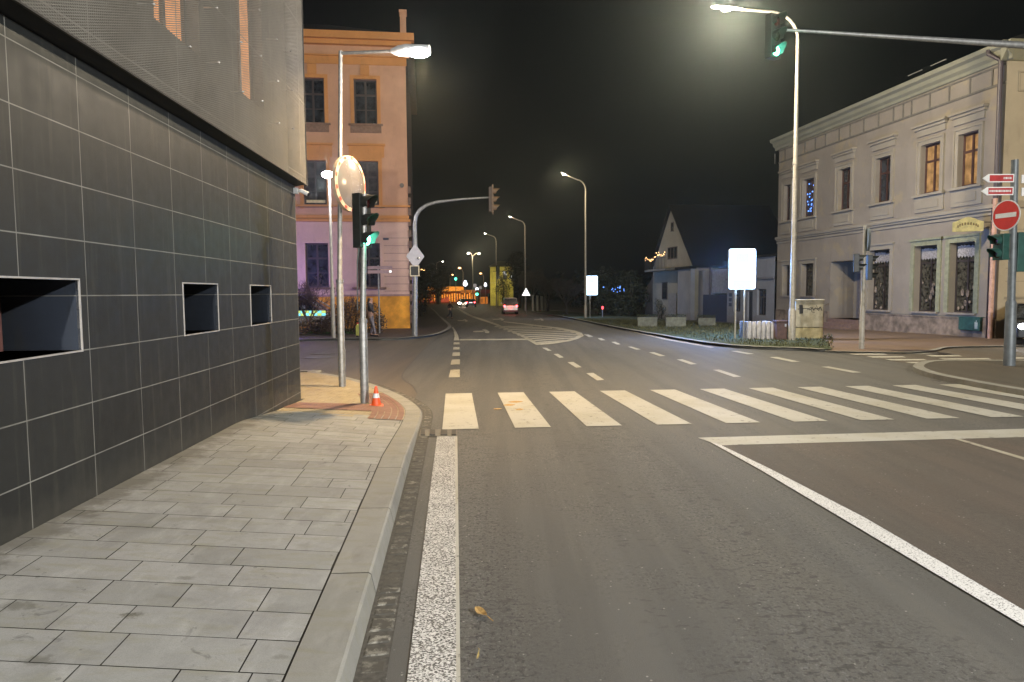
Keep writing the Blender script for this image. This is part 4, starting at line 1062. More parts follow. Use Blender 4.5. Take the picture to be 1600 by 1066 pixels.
Z1a, Z1b = 6.02, 8.15     # upper windows
holes = []; upper = [(1226, 1236), (1255, 1272.5), (1310, 1329), (1368, 1391.5), (1438, 1468), (1496, 1527)]
for a, b in upper: holes.append((sx(a), sx(b), Z1a, Z1b, .26))
lower = [(1224, 1235, 1.5, 3.35), (1253, 1272, 1.5, 3.35), (1358, 1391, .85, 3.75), (1429, 1465, .85, 3.75), (1484, 1524, .85, 3.75)]
for a, b, c_, d_ in lower: holes.append((sx(a, 420), sx(b, 420), c_, d_, .34))
door = (sx(1297, 450), sx(1344, 450), .30, 3.35, 1.4); holes.append(door)
TOPR = 11.0
m = MB(); holed(m, 0, LR, -.5, TOPR, holes)
m.build('wall', M_PL, rb)
m = MB(); holed(m, LR, LR + .001, -.5, TOPR, [])
m = MB(); eh = []
for k in range(2): eh.append((0, 0, 0, 0))
MB().poly([(0, 0, -.5), (0, 14, -.5), (0, 14, TOPR), (0, 0, TOPR)]).build('end_wall', M_PL, rb); m.poly([(LR, 0, -.5), (LR, 14, -.5), (LR, 14, TOPR), (LR, 0, TOPR)]); m.build('end_wall', plaster('cream end plaster', (.42, .36, .26), low=1.0), rb)
# end wall trims visible at the right edge of the picture
m = MB(); m.box(LR, LR + .12, .3, 14, 4.95, 5.2); m.box(LR, LR + .05, .3, 14, 1.45, 1.52)
for zz in (2.1, 2.6, 3.1, 3.6, 4.1): m.box(LR, LR + .012, .3, 5, zz, zz + .03)
m.box(LR, LR + .05, .5, 3.5, 10.0, 10.06); m.box(LR, LR + .05, .5, 3.5, 9.3, 9.36); m.box(LR, LR + .05, .5, .56, 9.36, 10.0); m.build('end_trim', M_TR, rb)
# cornice with a stepped profile, frieze panels
m = MB(); prof = [(0, 10.42), (-.08, 10.45), (-.10, 10.58), (-.22, 10.68), (-.26, 10.84), (-.42, 10.92), (-.46, 11.08), (0, 11.08)]
m.add([(x, y, z) for x in (-.35, LR + .3) for y, z in prof], [(i, (i + 1) % 8, (i + 1) % 8 + 8, i + 8) for i in range(8)] + [tuple(range(8)), tuple(range(8, 16))])
m.prism([(0, 10.42), (.08, 10.45), (.22, 10.68), (.42, 10.92), (.46, 11.08), (0, 11.08)], -.3, 14, 'y'); mm = m
# shift the end part
cnt = 12
for i in range(len(m.v) - 12, len(m.v)): m.v[i] = (m.v[i][0] + LR + .002, m.v[i][1], m.v[i][2])
m.build('cornice', plaster('cornice plaster', (.24, .23, .16), low=0), rb)
m = MB(); M_LINE = S('dark joint trim', (.15, .135, .105), .9)  # frieze lines in a darker tone than the other trim
m.box(0, LR, -.035, 0, 10.30, 10.37); m.box(0, LR, -.05, 0, 9.60, 9.68)
xs_ = [sx(p, 200) for p in (1212, 1228, 1244, 1259, 1275, 1291, 1312, 1329, 1350, 1373, 1396, 1411, 1424, 1452, 1482, 1514, 1548)]
for x in xs_: m.box(x - .035, x + .035, -.033, 0, 9.68, 10.30)
m.build('frieze', M_LINE, rb)
# string course between the storeys
m = MB(); m.box(-.02, LR + .05, -.10, 0, 4.86, 4.96); m.box(-.02, LR + .08, -.17, 0, 4.96, 5.10); m.box(-.02, LR + .05, -.06, 0, 4.70, 4.80); m.build('string_course', M_TR, rb)
for k, (a, b) in enumerate(upper):
    A, B = sx(a), sx(b); xc = (A + B) / 2; hw = (B - A) / 2
    lit = {1: 'blue', 4: 'warm', 5: 'warm'}.get(k)
    gm_ = E('warm lit pane', (1.0, .55, .22), .5, var=.55) if lit == 'warm' else (M_GLB if lit == 'blue' else M_GL)
    wf = window(rb, A, B, Z1a, Z1b, .20, M_RFR, gm_, 1, .66, .085, 'window with blue light strings' if lit == 'blue' else ('lit amber window' if lit == 'warm' else None))
    if lit == 'blue':
        q = MB(); random.seed(4)
        for j in range(26): q.box(*(lambda x, z: (x - .03, x + .03, -.02, .01, z - .035, z + .035))(random.uniform(A + .15, B - .12), random.uniform(Z1a + .15, Z1b - .12)))
        for v_ in range(len(q.v)): q.v[v_] = (q.v[v_][0], q.v[v_][1] + .17, q.v[v_][2])
        q.build('light_string', E('blue fairy light', (.12, .3, 1), 2.2), wf)
    s_ = MB(); e_ = .17
    s_.box(A - e_, A, -.05, .003, Z1a, Z1b + e_); s_.box(B, B + e_, -.05, .003, Z1a, Z1b + e_); s_.box(A, B, -.05, .003, Z1b, Z1b + e_)
    s_.box(A - e_ - .07, A - e_, -.09, .003, Z1a - .02, Z1b + e_ + .08); s_.box(B + e_, B + e_ + .07, -.09, .003, Z1a - .02, Z1b + e_ + .08); s_.box(A - e_, B + e_, -.09, .003, Z1b + e_, Z1b + e_ + .08)
    s_.build('surround', M_TR, wf)
    s_ = MB(); s_.box(A - .42, B + .42, -.24, 0, Z1b + .80, Z1b + .90); s_.box(A - .36, B + .36, -.15, 0, Z1b + .68, Z1b + .80); s_.box(A - .28, B + .28, -.07, 0, Z1b + .40, Z1b + .68); s_.build('hood', M_TR, wf)
    s_ = MB(); s_.box(A - .34, B + .34, -.18, .003, Z1a - .12, Z1a - .02); s_.box(A - .28, B + .28, -.06, .003, Z1a - .80, Z1a - .12); s_.box(A - .02, B + .02, -.09, -.06, Z1a - .64, Z1a - .30); s_.build('sill', M_TR, wf)
for k, (a, b, c_, d_) in enumerate(lower):
    A, B = sx(a, 420), sx(b, 420)
    wf = window(rb, A, B, c_, d_, .28, S('dark shop frame', (.035, .025, .02), .5), S('shop glass display', (.05, .045, .032), .12, var=.9, scale=7), 1 if k > 1 else 0, .74, .07)
    s_ = MB(); e_ = .22
    s_.box(A - e_, A, -.06, .003, c_, d_ + e_); s_.box(B, B + e_, -.06, .003, c_, d_ + e_); s_.box(A, B, -.06, .003, d_, d_ + e_); s_.box(A - e_ - .06, B + e_ + .06, -.12, .003, d_ + e_, d_ + e_ + .09); s_.build('surround', M_GREEN_TR if k > 2 else M_TR, wf)
    s_ = MB(); s_.box(A - .12, B + .12, -.10, .003, c_ - .08, c_); s_.build('sill', S('stone sill', (.28, .24, .19), .8), wf)
    if k > 1:
        random.seed(30 + k); q = MB(); zt = c_ + (d_ - c_) * .80
        n_ = 7
        for j in range(n_):
            x0_ = A + .1 + (B - A - .2) * j / n_; x1_ = A + .1 + (B - A - .2) * (j + 1) / n_
            q.poly([(x0_, .255, zt + .45 + .05 * math.sin(j)), (x1_, .255, zt + .45), (x1_, .255, zt + .04), ((x0_ + x1_) / 2, .255, zt - .05), (x0_, .255, zt + .04)])
        q.build('lace_valance', S('lace', (.30, .28, .26), .9, var=.5, scale=25), wf)
        q = MB()
        for j in range(9):
            x_ = random.uniform(A + .15, B - .15); z_ = random.uniform(c_ + .1, c_ + 1.3); q.sphere((x_, .26, z_), random.uniform(.04, .10), 7, 5, (1, .3, random.uniform(.8, 2)))
        q.build('window_display', S('display goods', (.22, .17, .12), .7, var=.7, scale=5), wf)['kind'] = 'stuff'
# doorway recess with steps
A, B = door[0], door[1]
m = MB(); m.poly([(A, 1.4, .3), (B, 1.4, .3), (B, 1.4, 3.35), (A, 1.4, 3.35)]); dw = m.build('doorway', M_TR, rb)
m = MB(); m.box(A + .4, B - .35, 1.3, 1.395, .3, 2.7); m.build('door', S('grey door', (.16, .15, .16), .6), dw)
m = MB()
for k in range(3): m.box(A + .05, B - .05, -.75 + k * .3, 1.39, -.3 + k * .2, -.10 + k * .2 + .0)
m.build('step', S('brown stone step', (.20, .13, .10), .85), rb)
m = MB(); m.tube([(A - .05, -.9, -.15), (A - .05, -.9, .75), (A - .05, .1, 1.15)], .02, 6); m.tube([(A - .05, -.45, -.15), (A - .05, -.45, .92)], .015, 6); m.build('handrail', S('handrail iron', (.25, .2, .15), .5, .5), rb)
# plinth
m = MB()
for a, b in ((0, A - .05), (B + .05, LR)): m.box(a, b, -.05, 0, -.5, .62); m.box(a, b, -.08, 0, .62, .67)
m.build('plinth', simple('brown plinth', (.22, .168, .12), .9, 0, .45, 2.5), rb)
m = MB(); m.box(sx(1344, 480), LR, -.02, 0, .67, .71); m.build('plinth_line', M_LINE, rb)
m = MB(); rx = 5
m.add([(-.3, -.4, 11.08), (LR + .3, -.4, 11.08), (LR + .3, 14, 11.08), (-.3, 14, 11.08), (4, 6.8, 13.8), (LR - 4, 6.8, 13.8)], [(0, 1, 5, 4), (1, 2, 5), (2, 3, 4, 5), (3, 0, 4)])
rf = m.build('roof', S('dark slate', (.006, .006, .0065), .9), rb)
for px in (1410, 1445):
    s0, z0 = sx(px, 110), 11.75; MB().box(s0 - .45, s0 + .45, .62, .66, z0, z0 + .03).build('snow_guard', S('pale metal strip', (.4, .4, .38), .5), rf)
# downpipe: dark above, orange light put into the colour below
xd = LR - .10
m = MB(); m.tube([(xd - .35, -.40, 10.95), (xd - .35, -.40, 10.8), (xd, -.18, 10.45), (xd, -.18, 5.3)], .085, 10); m.build('downpipe', S('dark downpipe', (.05, .035, .04), .5), rb)['label'] = 'dark upper length of downpipe'
m = MB(); m.tube([(xd + .0, -.18, 5.29), (xd, -.18, -.12)], .085, 10)
for z in (.9, 2.9, 4.4): m.tube([(xd, -.18, z), (xd, -.18, z + .06)], .1, 10)
m.build('downpipe', S('orange-lit downpipe', (.50, .30, .22), .5), rb)['label'] = 'lower length of downpipe, coloured as if orange-lit'
m = MB(); m.tube([(xd - .22, -.10, 5.3), (xd - .22, -.10, 3.4), (xd - .27, -.1, 3.2), (xd - .27, -.1, -.1)], .03, 6); m.build('cable_duct', S('dark downpipe', (.05, .035, .04), .5), rb)
# hanging shop sign
s0 = LR - .42; s1z = 4.35
sg = thing('shop_sign', 'small yellow arched shop sign on an iron bracket by the downpipe', 'shop sign', (0, 0, 0), 0)
o3 = Vector((P2.x, P2.y, 0)); RM = Matrix.Rotation(rz, 3, 'Z'); q = o3 + RM @ Vector((s0, 0, 4.30)); sg.location = q; sg.rotation_euler = (0, 0, rz + R(62))
# board runs out from the wall, local x along board
W_, H_ = 1.05, .42
pl = [(-W_, -H_ / 2), (0, -H_ / 2), (0, H_ / 2 - .05), (-.15, H_ / 2), (-.3, H_ / 2 + .08), (-W_ / 2, H_ / 2 + .15), (-W_ + .3, H_ / 2 + .08), (-W_ + .15, H_ / 2), (-W_, H_ / 2 - .05)]
pl = [(u - .28, v) for u, v in pl]
MB().prism(pl, -.03, .03).build('board', S('ochre sign board', (.50, .42, .16), .6), sg)
m = MB(); random.seed(2)
for k in range(9):
    a = math.pi * (.18 + .64 * k / 8); cx, cz = -.28 - W_ / 2 + .40 * math.cos(a), -.12 + .22 * math.sin(a)
    m.box(cx - .022, cx + .02, -.036, -.031, cz - .05, cz + .05); m.box(cx - .022, cx + .03, -.036, -.031, cz + (.03 if k % 2 else -.05), cz + (.05 if k % 2 else -.03))
m.build('lettering', S('brown lettering', (.14, .09, .03), .7), sg)
m = MB(); m.tube([(0, 0, .12), (-.3, 0, .14)], .015, 6); m.tube([(0, 0, -.12), (-.15, 0, -.06), (-.3, 0, -.14)], .012, 6); m.tube([(0, 0, -.2), (0, 0, .25)], .018, 6); m.build('bracket', S('iron bracket', (.12, .10, .08), .5, .5), sg)
# green box on the wall
q = o3 + RM @ Vector((sx(1520, 500), -.09, .42)); gbx = thing('notice_box', 'dark green metal box on the wall below the last shop window', 'wall box', tuple(q), rz)
MB().box(-.55, .55, -.08, .085, -.26, .26).build('box', simple('green enamel', (.035, .10, .075), .5, 0, .3, 8), gbx, bevel=.02)
MB().box(-.58, .58, -.10, .085, .262, .29).build('lid', S('green lid', (.05, .12, .09), .5), gbx)
m = MB(); m.box(.30, .45, -.092, -.083, -.18, .08); m.box(.36, .40, -.093, -.083, .1, .16); m.build('notice', S('pale sticker', (.4, .45, .4), .6), gbx)

# ---------------------------------------------------------------- low shop, link wall and steep-gabled house further along
def on_line(Yv): return Vector((18.8 - .139 * (Yv - 27), Yv))
LP1, LP2 = on_line(43.75), on_line(50.4)
loc, rz, hit, L_ = plane_frame(LP2, LP1); zg = g(47)
sh = thing('shop_building', 'low white shop with dark windows between the big house and the gabled house', 'shop', loc, rz)
M_WHP = plaster('white plaster', (.28, .29, .31), (.2, .19, .18), 0, .35)
hz_ = [(hit(1146, 460)[0], hit(1157, 460)[0], zg + .75, zg + 2.25), (hit(1168, 460)[0], hit(1176, 460)[0], zg + .1, zg + 2.15), (hit(1183, 460)[0], hit(1197, 460)[0], zg + .6, zg + 2.3)]
m = MB(); holed(m, 0, L_, zg - .3, zg + 4.35, hz_, 0, .2); m.poly([(0, 0, zg - .3), (0, 6, zg - .3), (0, 6, zg + 4.35), (0, 0, zg + 4.35)]); m.build('wall', M_WHP, sh)
for k, h_ in enumerate(hz_):
    if k == 1: MB().box(h_[0], h_[1], .12, .18, h_[2], h_[3]).build('door', S('dark blue door', (.03, .035, .05), .4), sh)
    else: window(sh, *h_, .15, S('dark frame', (.06, .045, .035), .5), M_GLB, 1, .7, .06)
MB().box(-.1, L_ + .0, -.12, 0, zg + 2.95, zg + 3.07).build('ledge', S('grey ledge', (.2, .2, .22), .8), sh)
MB().box(-.15, L_, -.15, 6, zg + 4.35, zg + 4.5).build('roof', S('dark slate', (.006, .006, .0065), .9), sh)
m = MB(); sxx = hit(1141.5, 460)[0]
for z in (1.1, 1.45, 1.8): m.box(sxx - .2, sxx + .2, -.03, 0, zg + z, zg + z + .24)
m.build('notice_board', S('dark blue notice', (.04, .05, .09), .5), sh)
# link wall with gate
HP1, HP2 = on_line(50.45), on_line(56.2)
loc, rz, hit, L_ = plane_frame(HP2, HP1)
lk = thing('garden_wall', 'pale garden wall with dark gate between the gabled house and the low shop', 'wall', loc, rz)
zg = g(53)
MB().box(0, L_ * .45, .3, .5, zg - .2, zg + 3.9).build('wall', M_WHP, lk)
MB().box(L_ * .45, L_, .3, .5, zg + 2.1, zg + 3.9).build('wall_panel', S('bluish plaster', (.3, .32, .36), .9), lk)  # slightly paler and bluer than the wall beside it
MB().box(L_ * .28, L_, .0, .08, zg - .1, zg + 2.0).build('gate', S('dark gate boards', (.025, .03, .05), .7), lk)
MB().tube([(L_ * .42, .2, zg + 4.1), (L_ * .42, .2, zg + .2)], .07, 8).build('downpipe', S('dark downpipe', (.05, .035, .04), .5), lk)
# gabled house
GP1, GP2 = on_line(56.25), on_line(66.1)
loc, rz, hit, L_ = plane_frame(GP2, GP1); zg = g(60)
gh = thing('gabled_house', 'dim house with steep white gable and fairy lights on its balcony', 'house', loc, rz)
ap, az = hit(1050, 322); e1 = hit(1086, 413)[1]; ea, ez = hit(1024, 415)
M_GH = plaster('dim cream plaster', (.28, .26, .19), (.15, .13, .10), 0, .3)
gwin = [(hit(1044, 395)[0], hit(1058.5, 395)[0], hit(1051, 405)[1], hit(1051, 386)[1]), (hit(1049, 355)[0], hit(1053, 355)[0], hit(1051, 362)[1], hit(1051, 347)[1]),
        (hit(1035, 455)[0], hit(1043, 455)[0], hit(1039, 468)[1], hit(1039, 441)[1]), (hit(1062, 455)[0], hit(1068, 455)[0], hit(1065, 468)[1], hit(1065, 441)[1])]
m = MB(); m.poly([(0, 0, zg - .3), (L_, 0, zg - .3), (L_, 0, e1), (ap, 0, az), (0, 0, e1)]); m.poly([(L_, 0, zg - .3), (L_, 9, zg - .3), (L_, 9, e1), (L_, 0, e1)]); m.build('wall', M_GH, gh)
m = MB()
for sg_, xe in ((1, L_ + .25), (-1, -.5)):
    m.add([(ap, -.25, az + .12), (xe, -.25, e1 - .1), (xe, 9, e1 - .1), (ap, 9, az + .12), (ap, -.25, az - .05), (xe, -.25, e1 - .28), (xe, 9, e1 - .28), (ap, 9, az - .05)], [(0, 1, 2, 3), (4, 5, 6, 7), (0, 1, 5, 4), (1, 2, 6, 5)])
m.build('roof', S('dark slate', (.006, .006, .0065), .9), gh)
m = MB(); m.add([(-.5, .6, e1 - .1), (-4.0, .6, zg + 2.6), (-4.0, 8, zg + 2.6), (-.5, 8, e1 + .3), (-.5, .6, zg - .3), (-4.0, .6, zg - .3)], [(0, 1, 2, 3), (0, 1, 5, 4)]); m.build('side_wing', S('dim brown plaster', (.10, .09, .075), .9), gh)
m = MB(); bx0 = hit(1061, 450)[0]; m.box(bx0 + .6, L_ + .02, -.35, 0, zg - .3, e1 - .35); m.build('bay', M_WHP, gh)
m = MB(); m.box(bx0 + .3, L_ + .3, -.5, 0, e1 - .35, e1 - .15); m.build('bay_roof', S('dark slate', (.006, .006, .0065), .9), gh)
for k, (a, b, c_, d_) in enumerate(gwin): window(gh, a, b, c_, d_, -.06, S('dark frame', (.06, .045, .035), .5), M_GL, 2 if k == 0 else 0, 0, .07)
ba, bb = hit(1025, 408)[0], hit(1059, 408)[0]; bz = hit(1040, 424)[1]
m = MB(); m.box(ba, bb, -1.1, 0, bz, bz + .18); bo = m.build('balcony', S('dim balcony slab', (.16, .15, .12), .8), gh)
m = MB()
for k in range(16): x_ = ba + (bb - ba) * k / 15; m.tube([(x_, -1.05, bz + .18), (x_, -1.05, bz + 1.1)], .02, 4)
m.box(ba, bb, -1.09, -1.02, bz + 1.1, bz + 1.15); m.build('railing', S('dark balcony', (.05, .045, .04), .8), bo)
m = MB(); random.seed(8)
for k in range(26):
    x_ = ba + (bb - ba) * (k + .5) / 26; zz = bz + 1.12 + random.uniform(-.14, .14) + .08 * math.sin(k * .5) + (.3 if k > 14 else 0); m.sphere((x_ + random.uniform(-.15, .15), -1.1, zz), random.uniform(.022, .045), 5, 4)
m.build('fairy_lights', E('warm fairy light', (1, .55, .22), 6), bo)['kind'] = 'stuff'
m = MB(); m.box(hit(1046, 455)[0], hit(1058, 455)[0], -.09, -.03, zg, zg + 2.2); m.build('door', S('pale door', (.22, .21, .18), .7), gh)

# ---------------------------------------------------------------- yellow school building beyond the side street
YP = at(641, 512, 40.7); Q1 = Vector((YP.x, YP.y)); dq = Vector((1, .1217)).normalized(); Q0 = Q1 - dq * 20
loc, rz, hit, L_ = plane_frame(Q0, Q1)
yb = thing('school_building', 'three-storey apricot building with orange plinth at the far side street corner', 'building', loc, rz)
M_AP = plaster('apricot plaster', (.56, .31, .18), low=0); M_OR = plaster('orange trim plaster', (.58, .26, .08), low=0); M_PK = plaster('pink plaster', (.60, .40, .29), low=0)
M_ORP = simple('orange plinth', (.72, .32, .03), .85, 0, .25, 1.5)
zg = g(40)
def hz(py, px=600): return hit(px, py)[1]
cols = [(sx_, ) for sx_ in ()]
colx = []
cx0 = (hit(553, 160)[0] + hit(589, 160)[0]) / 2; cw = hit(589, 160)[0] - hit(553, 160)[0]
cx1 = hit(507, 160)[0] - cw / 2; sp = cx0 - cx1
holes = []; rows_ = [(hz(194, 571), hz(124, 571)), (hz(322, 571), hz(252, 571)), (hz(449, 571), hz(380, 571))]
for k in range(6):
    for (c_, d_) in rows_: holes.append((cx0 - sp * k - cw / 2, cx0 - sp * k + cw / 2, c_, d_))
TOPY = hz(62, 640)
zf1, zf2, zf3 = hz(345), hz(323), hz(470)
for (za, zb_, mt, nm) in ((zg - .3, hz(462), M_ORP, 'plinth'), (hz(462), zf1, M_PK, 'wall'), (zf1, TOPY, M_AP, 'wall')):
    m = MB(); holed(m, 0, L_ - (0 if nm != 'plinth' else 0), za, zb_, [h for h in holes if h[2] >= za - .01 and h[3] <= zb_ + .3] if nm != 'plinth' else [], -.06 if nm == 'plinth' else 0, .25)
    m.build(nm, mt, yb); MB().poly([(L_, -.06 if nm == 'plinth' else 0, za), (L_, 16, za), (L_, 16, zb_), (L_, -.06 if nm == 'plinth' else 0, zb_)]).build('side_wall', S('unlit side brown', (.06, .035, .025), .9), yb)  # street side coloured dark brown to stand for its lack of light
m = MB(); m.box(0, L_ + .06, -.09, 0, hz(460), hz(463)); 
for py in (372, 384, 396, 408, 420, 432, 444, 455): m.box(hit(600, 400)[0], L_ + .01, -.012, 0, hz(py) - .018, hz(py) + .018)
m.build('plaster_groove', S('groove', (.34, .22, .18), .9), yb)
m = MB(); m.box(0, L_ + .1, -.12, 0, hz(347), hz(343)); m.box(0, L_ + .12, -.16, 0, hz(324), hz(321)); m.box(0, L_ + .04, -.06, 0, hz(342), hz(337)); m.build('string_course', M_OR, yb)
m = MB()
cz0 = hz(104, 641)
m.box(0, L_ + .05, -.06, 0, cz0, hz(92, 641)); m.box(0, L_ + .35, -.30, 0, hz(75, 641), hz(68, 641)); m.box(0, L_ + .5, -.55, 0, hz(68, 641), hz(57, 641)); m.box(0, L_ + .2, -.16, 0, hz(92, 641), hz(90, 641))
m.build('cornice', M_OR, yb); MB().box(L_ + .003, L_ + .45, 0, 16, hz(68, 641), hz(57, 641)).build('side_cornice', S('unlit side brown', (.06, .035, .025), .9), yb)  # side cornice takes the same painted shade as the side wall
for i, h_ in enumerate(holes):
    A, B, c_, d_ = h_
    fl = i % 3
    wf = window(yb, A, B, c_, d_, .18, S('dark brown frame', (.045, .028, .022), .5), S('dim glass blinds', (.05, .042, .038), .2, var=.6, scale=3) if fl == 1 else M_GL, 1, .66, .09, None, 1)
    s_ = MB(); e_ = .20
    s_.box(A - e_, A, -.05, .003, c_ - (.15 if fl else 0), d_ + e_); s_.box(B, B + e_, -.05, .003, c_ - (.15 if fl else 0), d_ + e_); s_.box(A, B, -.05, .003, d_, d_ + e_)
    if fl == 0: s_.box((A + B) / 2 - .25, (A + B) / 2 + .25, -.10, .0, d_ + e_, d_ + .75)
    if fl == 1: s_.box(A - .35, B + .35, -.05, .0, d_ + e_, d_ + .85); s_.box(A - .42, B + .42, -.16, 0, d_ + .85, d_ + .97)
    s_.build('surround', M_OR if fl < 2 else M_PK, wf)
    s_ = MB(); s_.box(A - .32, B + .32, -.14, .003, c_ - .1, c_)
    if fl == 0: s_.box(A - .22, B + .22, -.06, 0, c_ - .5, c_ - .1)
    s_.build('sill', S('sill brown', (.22, .13, .08), .8), wf)  # sills browner than the window surrounds
    if fl == 1: MB().box(A + .12, B - .12, .17, .18, c_ + .18, c_ + .34).build('blind_slat', S('pale slat', (.75, .6, .35), .6), wf)
m = MB(); m.add([(0, -.5, TOPY + .1), (L_ + .5, -.5, TOPY + .1), (L_ + .5, 16, TOPY + .1), (0, 16, TOPY + .1), (2, 7, TOPY + 3.2), (L_ - 5, 7, TOPY + 3.2)], [(0, 1, 5, 4), (1, 2, 5), (2, 3, 4, 5), (3, 0, 4)])
rf = m.build('roof', S('dark slate', (.006, .006, .0065), .9), yb)
a, b = hit(624.5, 30)[0], hit(634, 30)[0]
ch = MB(); ch.box(a, b, .3, .9, TOPY + .1, hz(16, 630)); ch.box(a - .05, b + .05, .25, .95, hz(16, 630), hz(12, 630)); ch.build('chimney', M_AP, rf)
m = MB()
for k in range(13):
    z_ = zg + .4 + k * .62; m.box(L_ - .0, L_ + .16, -.10, .5, z_, z_ + .40)
m.build('quoin', S('brown rusticated corner', (.18, .115, .08), .9), yb)
MB().box(hit(603, 373)[0] - .16, hit(603, 373)[0] + .16, -.04, 0, hz(373.5) - .06, hz(373.5) + .06).build('number_plate', S('dark plate', (.03, .03, .05), .5), yb)
MB().tube([(hit(628, 290)[0], -.2, hz(290)), (hit(628, 290)[0], 0, hz(290))], .12, 10).build('wall_fixture', S('iron bracket', (.12, .10, .08), .5, .5), yb)

# post with square framed sign and diamond (on the bent mast) - own things
q = at(649.5, 401, Yb); dm = thing('road_sign', 'grey diamond priority sign seen from behind on the bent-arm mast', 'road sign', (q.x, Yb - .12, q.z), R(12))
MB().prism([(.40, 0), (0, .56), (-.40, 0), (0, -.56)], 0, .03).build('plate', simple('sign back grey', (.34, .32, .34), .45, .3, .1, 5), dm)
MB().sphere((.13, -.02, -.08), .06, 8, 6).build('glint', S('sign glint chrome', (.9, .9, .9), .1, .9), dm)  # bright ball stands for the spot of light on the plate
q = at(648.5, 423.5, Yb); sq = thing('road_sign', 'black square sign with pale border under the diamond sign', 'road sign', (q.x, Yb - .13, q.z), 0)
MB().box(-.21, .21, 0, .03, -.24, .24).build('border', S('pale sign border', (.7, .6, .42), .5), sq); MB().box(-.165, .165, -.006, .0, -.195, .195).build('face', S('black sign face', (.02, .02, .02), .4), sq)
# slim direction signpost near the person
b = gp(593, 513, .1); b = Vector((at(593, 513, 34).x, 34, g(34) + .1)); ds = thing('direction_sign', 'slim signpost with two stacked pink-grey arrow boards before the apricot building', 'direction sign', tuple(b))
tz = at(593, 415, 34).z - b.z; MB().tube([(0, 0, 0), (0, 0, tz)], .04, 8).build('pole', M_GALV, ds)
for k, (y0_, y1_) in enumerate(((416, 421), (422.5, 427.5))):
    za, zb_ = at(593, y1_, 34).z - b.z, at(593, y0_, 34).z - b.z; x0_, x1_ = at(575, 420, 34).x - b.x, at(613, 420, 34).x - b.x
    MB().box(x0_, x1_, -.08, -.04, za, zb_).build('board', S('pink grey board', (.36, .24, .24), .6), ds)
MB().sphere((at(610.5, 424, 34).x - b.x, -.09, at(610, 424.5, 34).z - b.z), .05, 8, 6).build('glint', E('white glint', (1, 1, .95), 3), ds)

# ---------------------------------------------------------------- street cabinet, palisade planter, bin, flower boxes
b = gp(1264, 529, .09); cab = thing('utility_cabinet', 'beige concrete utility cabinet with black graffiti beside the tall lamp', 'cabinet', tuple(b), R(-6))
wC = 42 * b.y / F; hC = at(1264, 470, b.y).z - b.z; dC = .7
M_CON = simple('beige concrete', (.42, .39, .30), .85, 0, .22, 4)
MB().box(-wC / 2, wC / 2, 0, dC, 0, hC * .28).build('base', simple('yellowish concrete base', (.46, .40, .24), .85, 0, .25, 4), cab, bevel=.01)
MB().box(-wC / 2, wC / 2, 0, dC, hC * .295, hC).build('body', M_CON, cab, bevel=.012)
MB().box(-wC / 2 - .03, wC / 2 + .03, -.03, dC + .03, hC, hC + .05).build('lid', M_CON, cab, bevel=.01)
m = MB(); random.seed(12)
def stroke(m, pts, wd):
    for (x0_, z0_), (x1_, z1_) in zip(pts, pts[1:]):
        d_ = Vector((x1_ - x0_, z1_ - z0_)); n_ = Vector((-d_.y, d_.x)).normalized() * wd / 2; m.poly([(x0_ + n_.x, -.004, z0_ + n_.y), (x1_ + n_.x, -.004, z1_ + n_.y), (x1_ - n_.x, -.004, z1_ - n_.y), (x0_ - n_.x, -.004, z0_ - n_.y)])
zc = hC * .80
m.poly([(-.40, -.005, zc + .14), (-.26, -.005, zc + .13), (-.24, -.005, zc - .2), (-.38, -.005, zc - .22)])
stroke(m, [(-.45, zc - .03), (-.1, zc), (.02, zc - .06), (.1, zc + .03), (.15, zc - .08), (.22, zc + .02), (.30, zc - .05), (.40, zc + .05), (.46, zc - .09)], .028)
stroke(m, [(-.1, zc - .07), (.05, zc + .05), (.08, zc - .14), (.2, zc - .17)], .018); stroke(m, [(.25, zc + .12), (.33, zc - .1), (.38, zc + .0)], .018)
m.build('graffiti', S('black spray paint', (.02, .02, .025), .6), cab)
b = gp(1189, 530, .09); pp = thing('palisade_planter', 'planter ringed by upright grey concrete palisades beside the lit panel', 'planter', tuple(b), R(-4))
wP = 43 * b.y / F; hP = at(1189, 502, b.y).z - b.z; M_PAL = simple('pale palisade concrete', (.42, .41, .42), .85, 0, .2, 5)
k0 = None
for i in range(6):
    x_ = -wP / 2 + wP * (i + .5) / 6; h_ = hP * (1 - .03 * (i % 2)); r_ = wP / 12.3
    MB().tube([(x_, 0, -.1), (x_, 0, h_ - .05), (x_, 0, h_)], [r_, r_, r_ * .75], 10).build('palisade', M_PAL, pp, smooth=True)
for i in range(5):
    MB().tube([(-wP / 2 + r_, .2 + i * .24, -.1), (-wP / 2 + r_, .2 + i * .24, hP - .04)], r_, 8).build('palisade', M_PAL, pp, smooth=True); MB().tube([(wP / 2 - r_, .2 + i * .24, -.1), (wP / 2 - r_, .2 + i * .24, hP - .04)], r_, 8).build('palisade', M_PAL, pp, smooth=True)
MB().box(-wP / 2 + .1, wP / 2 - .1, .1, 1.2, 0, hP * .8).build('soil', S('dark earth', (.03, .033, .022), .95), pp)
b = gp(1222, 531, .09); bn = thing('litter_bin', 'brown litter bin squeezed between the planter and the tall lamp', 'bin', tuple(b), 0)
wB = 17 * b.y / F; hB = at(1222, 501, b.y).z - b.z
MB().box(-wB / 2, wB / 2, 0, .45, 0, hB * .88).build('body', simple('brown bin', (.13, .07, .06), .6, 0, .25, 7), bn, bevel=.02)
MB().box(-wB / 2 - .02, wB / 2 + .02, -.02, .47, hB * .88, hB).build('lid', S('brown bin lid', (.09, .05, .045), .5), bn, bevel=.02)
MB().box(wB * .22, wB * .38, -.006, 0, hB * .68, hB * .82).build('sticker', S('white sticker', (.6, .6, .62), .5), bn)
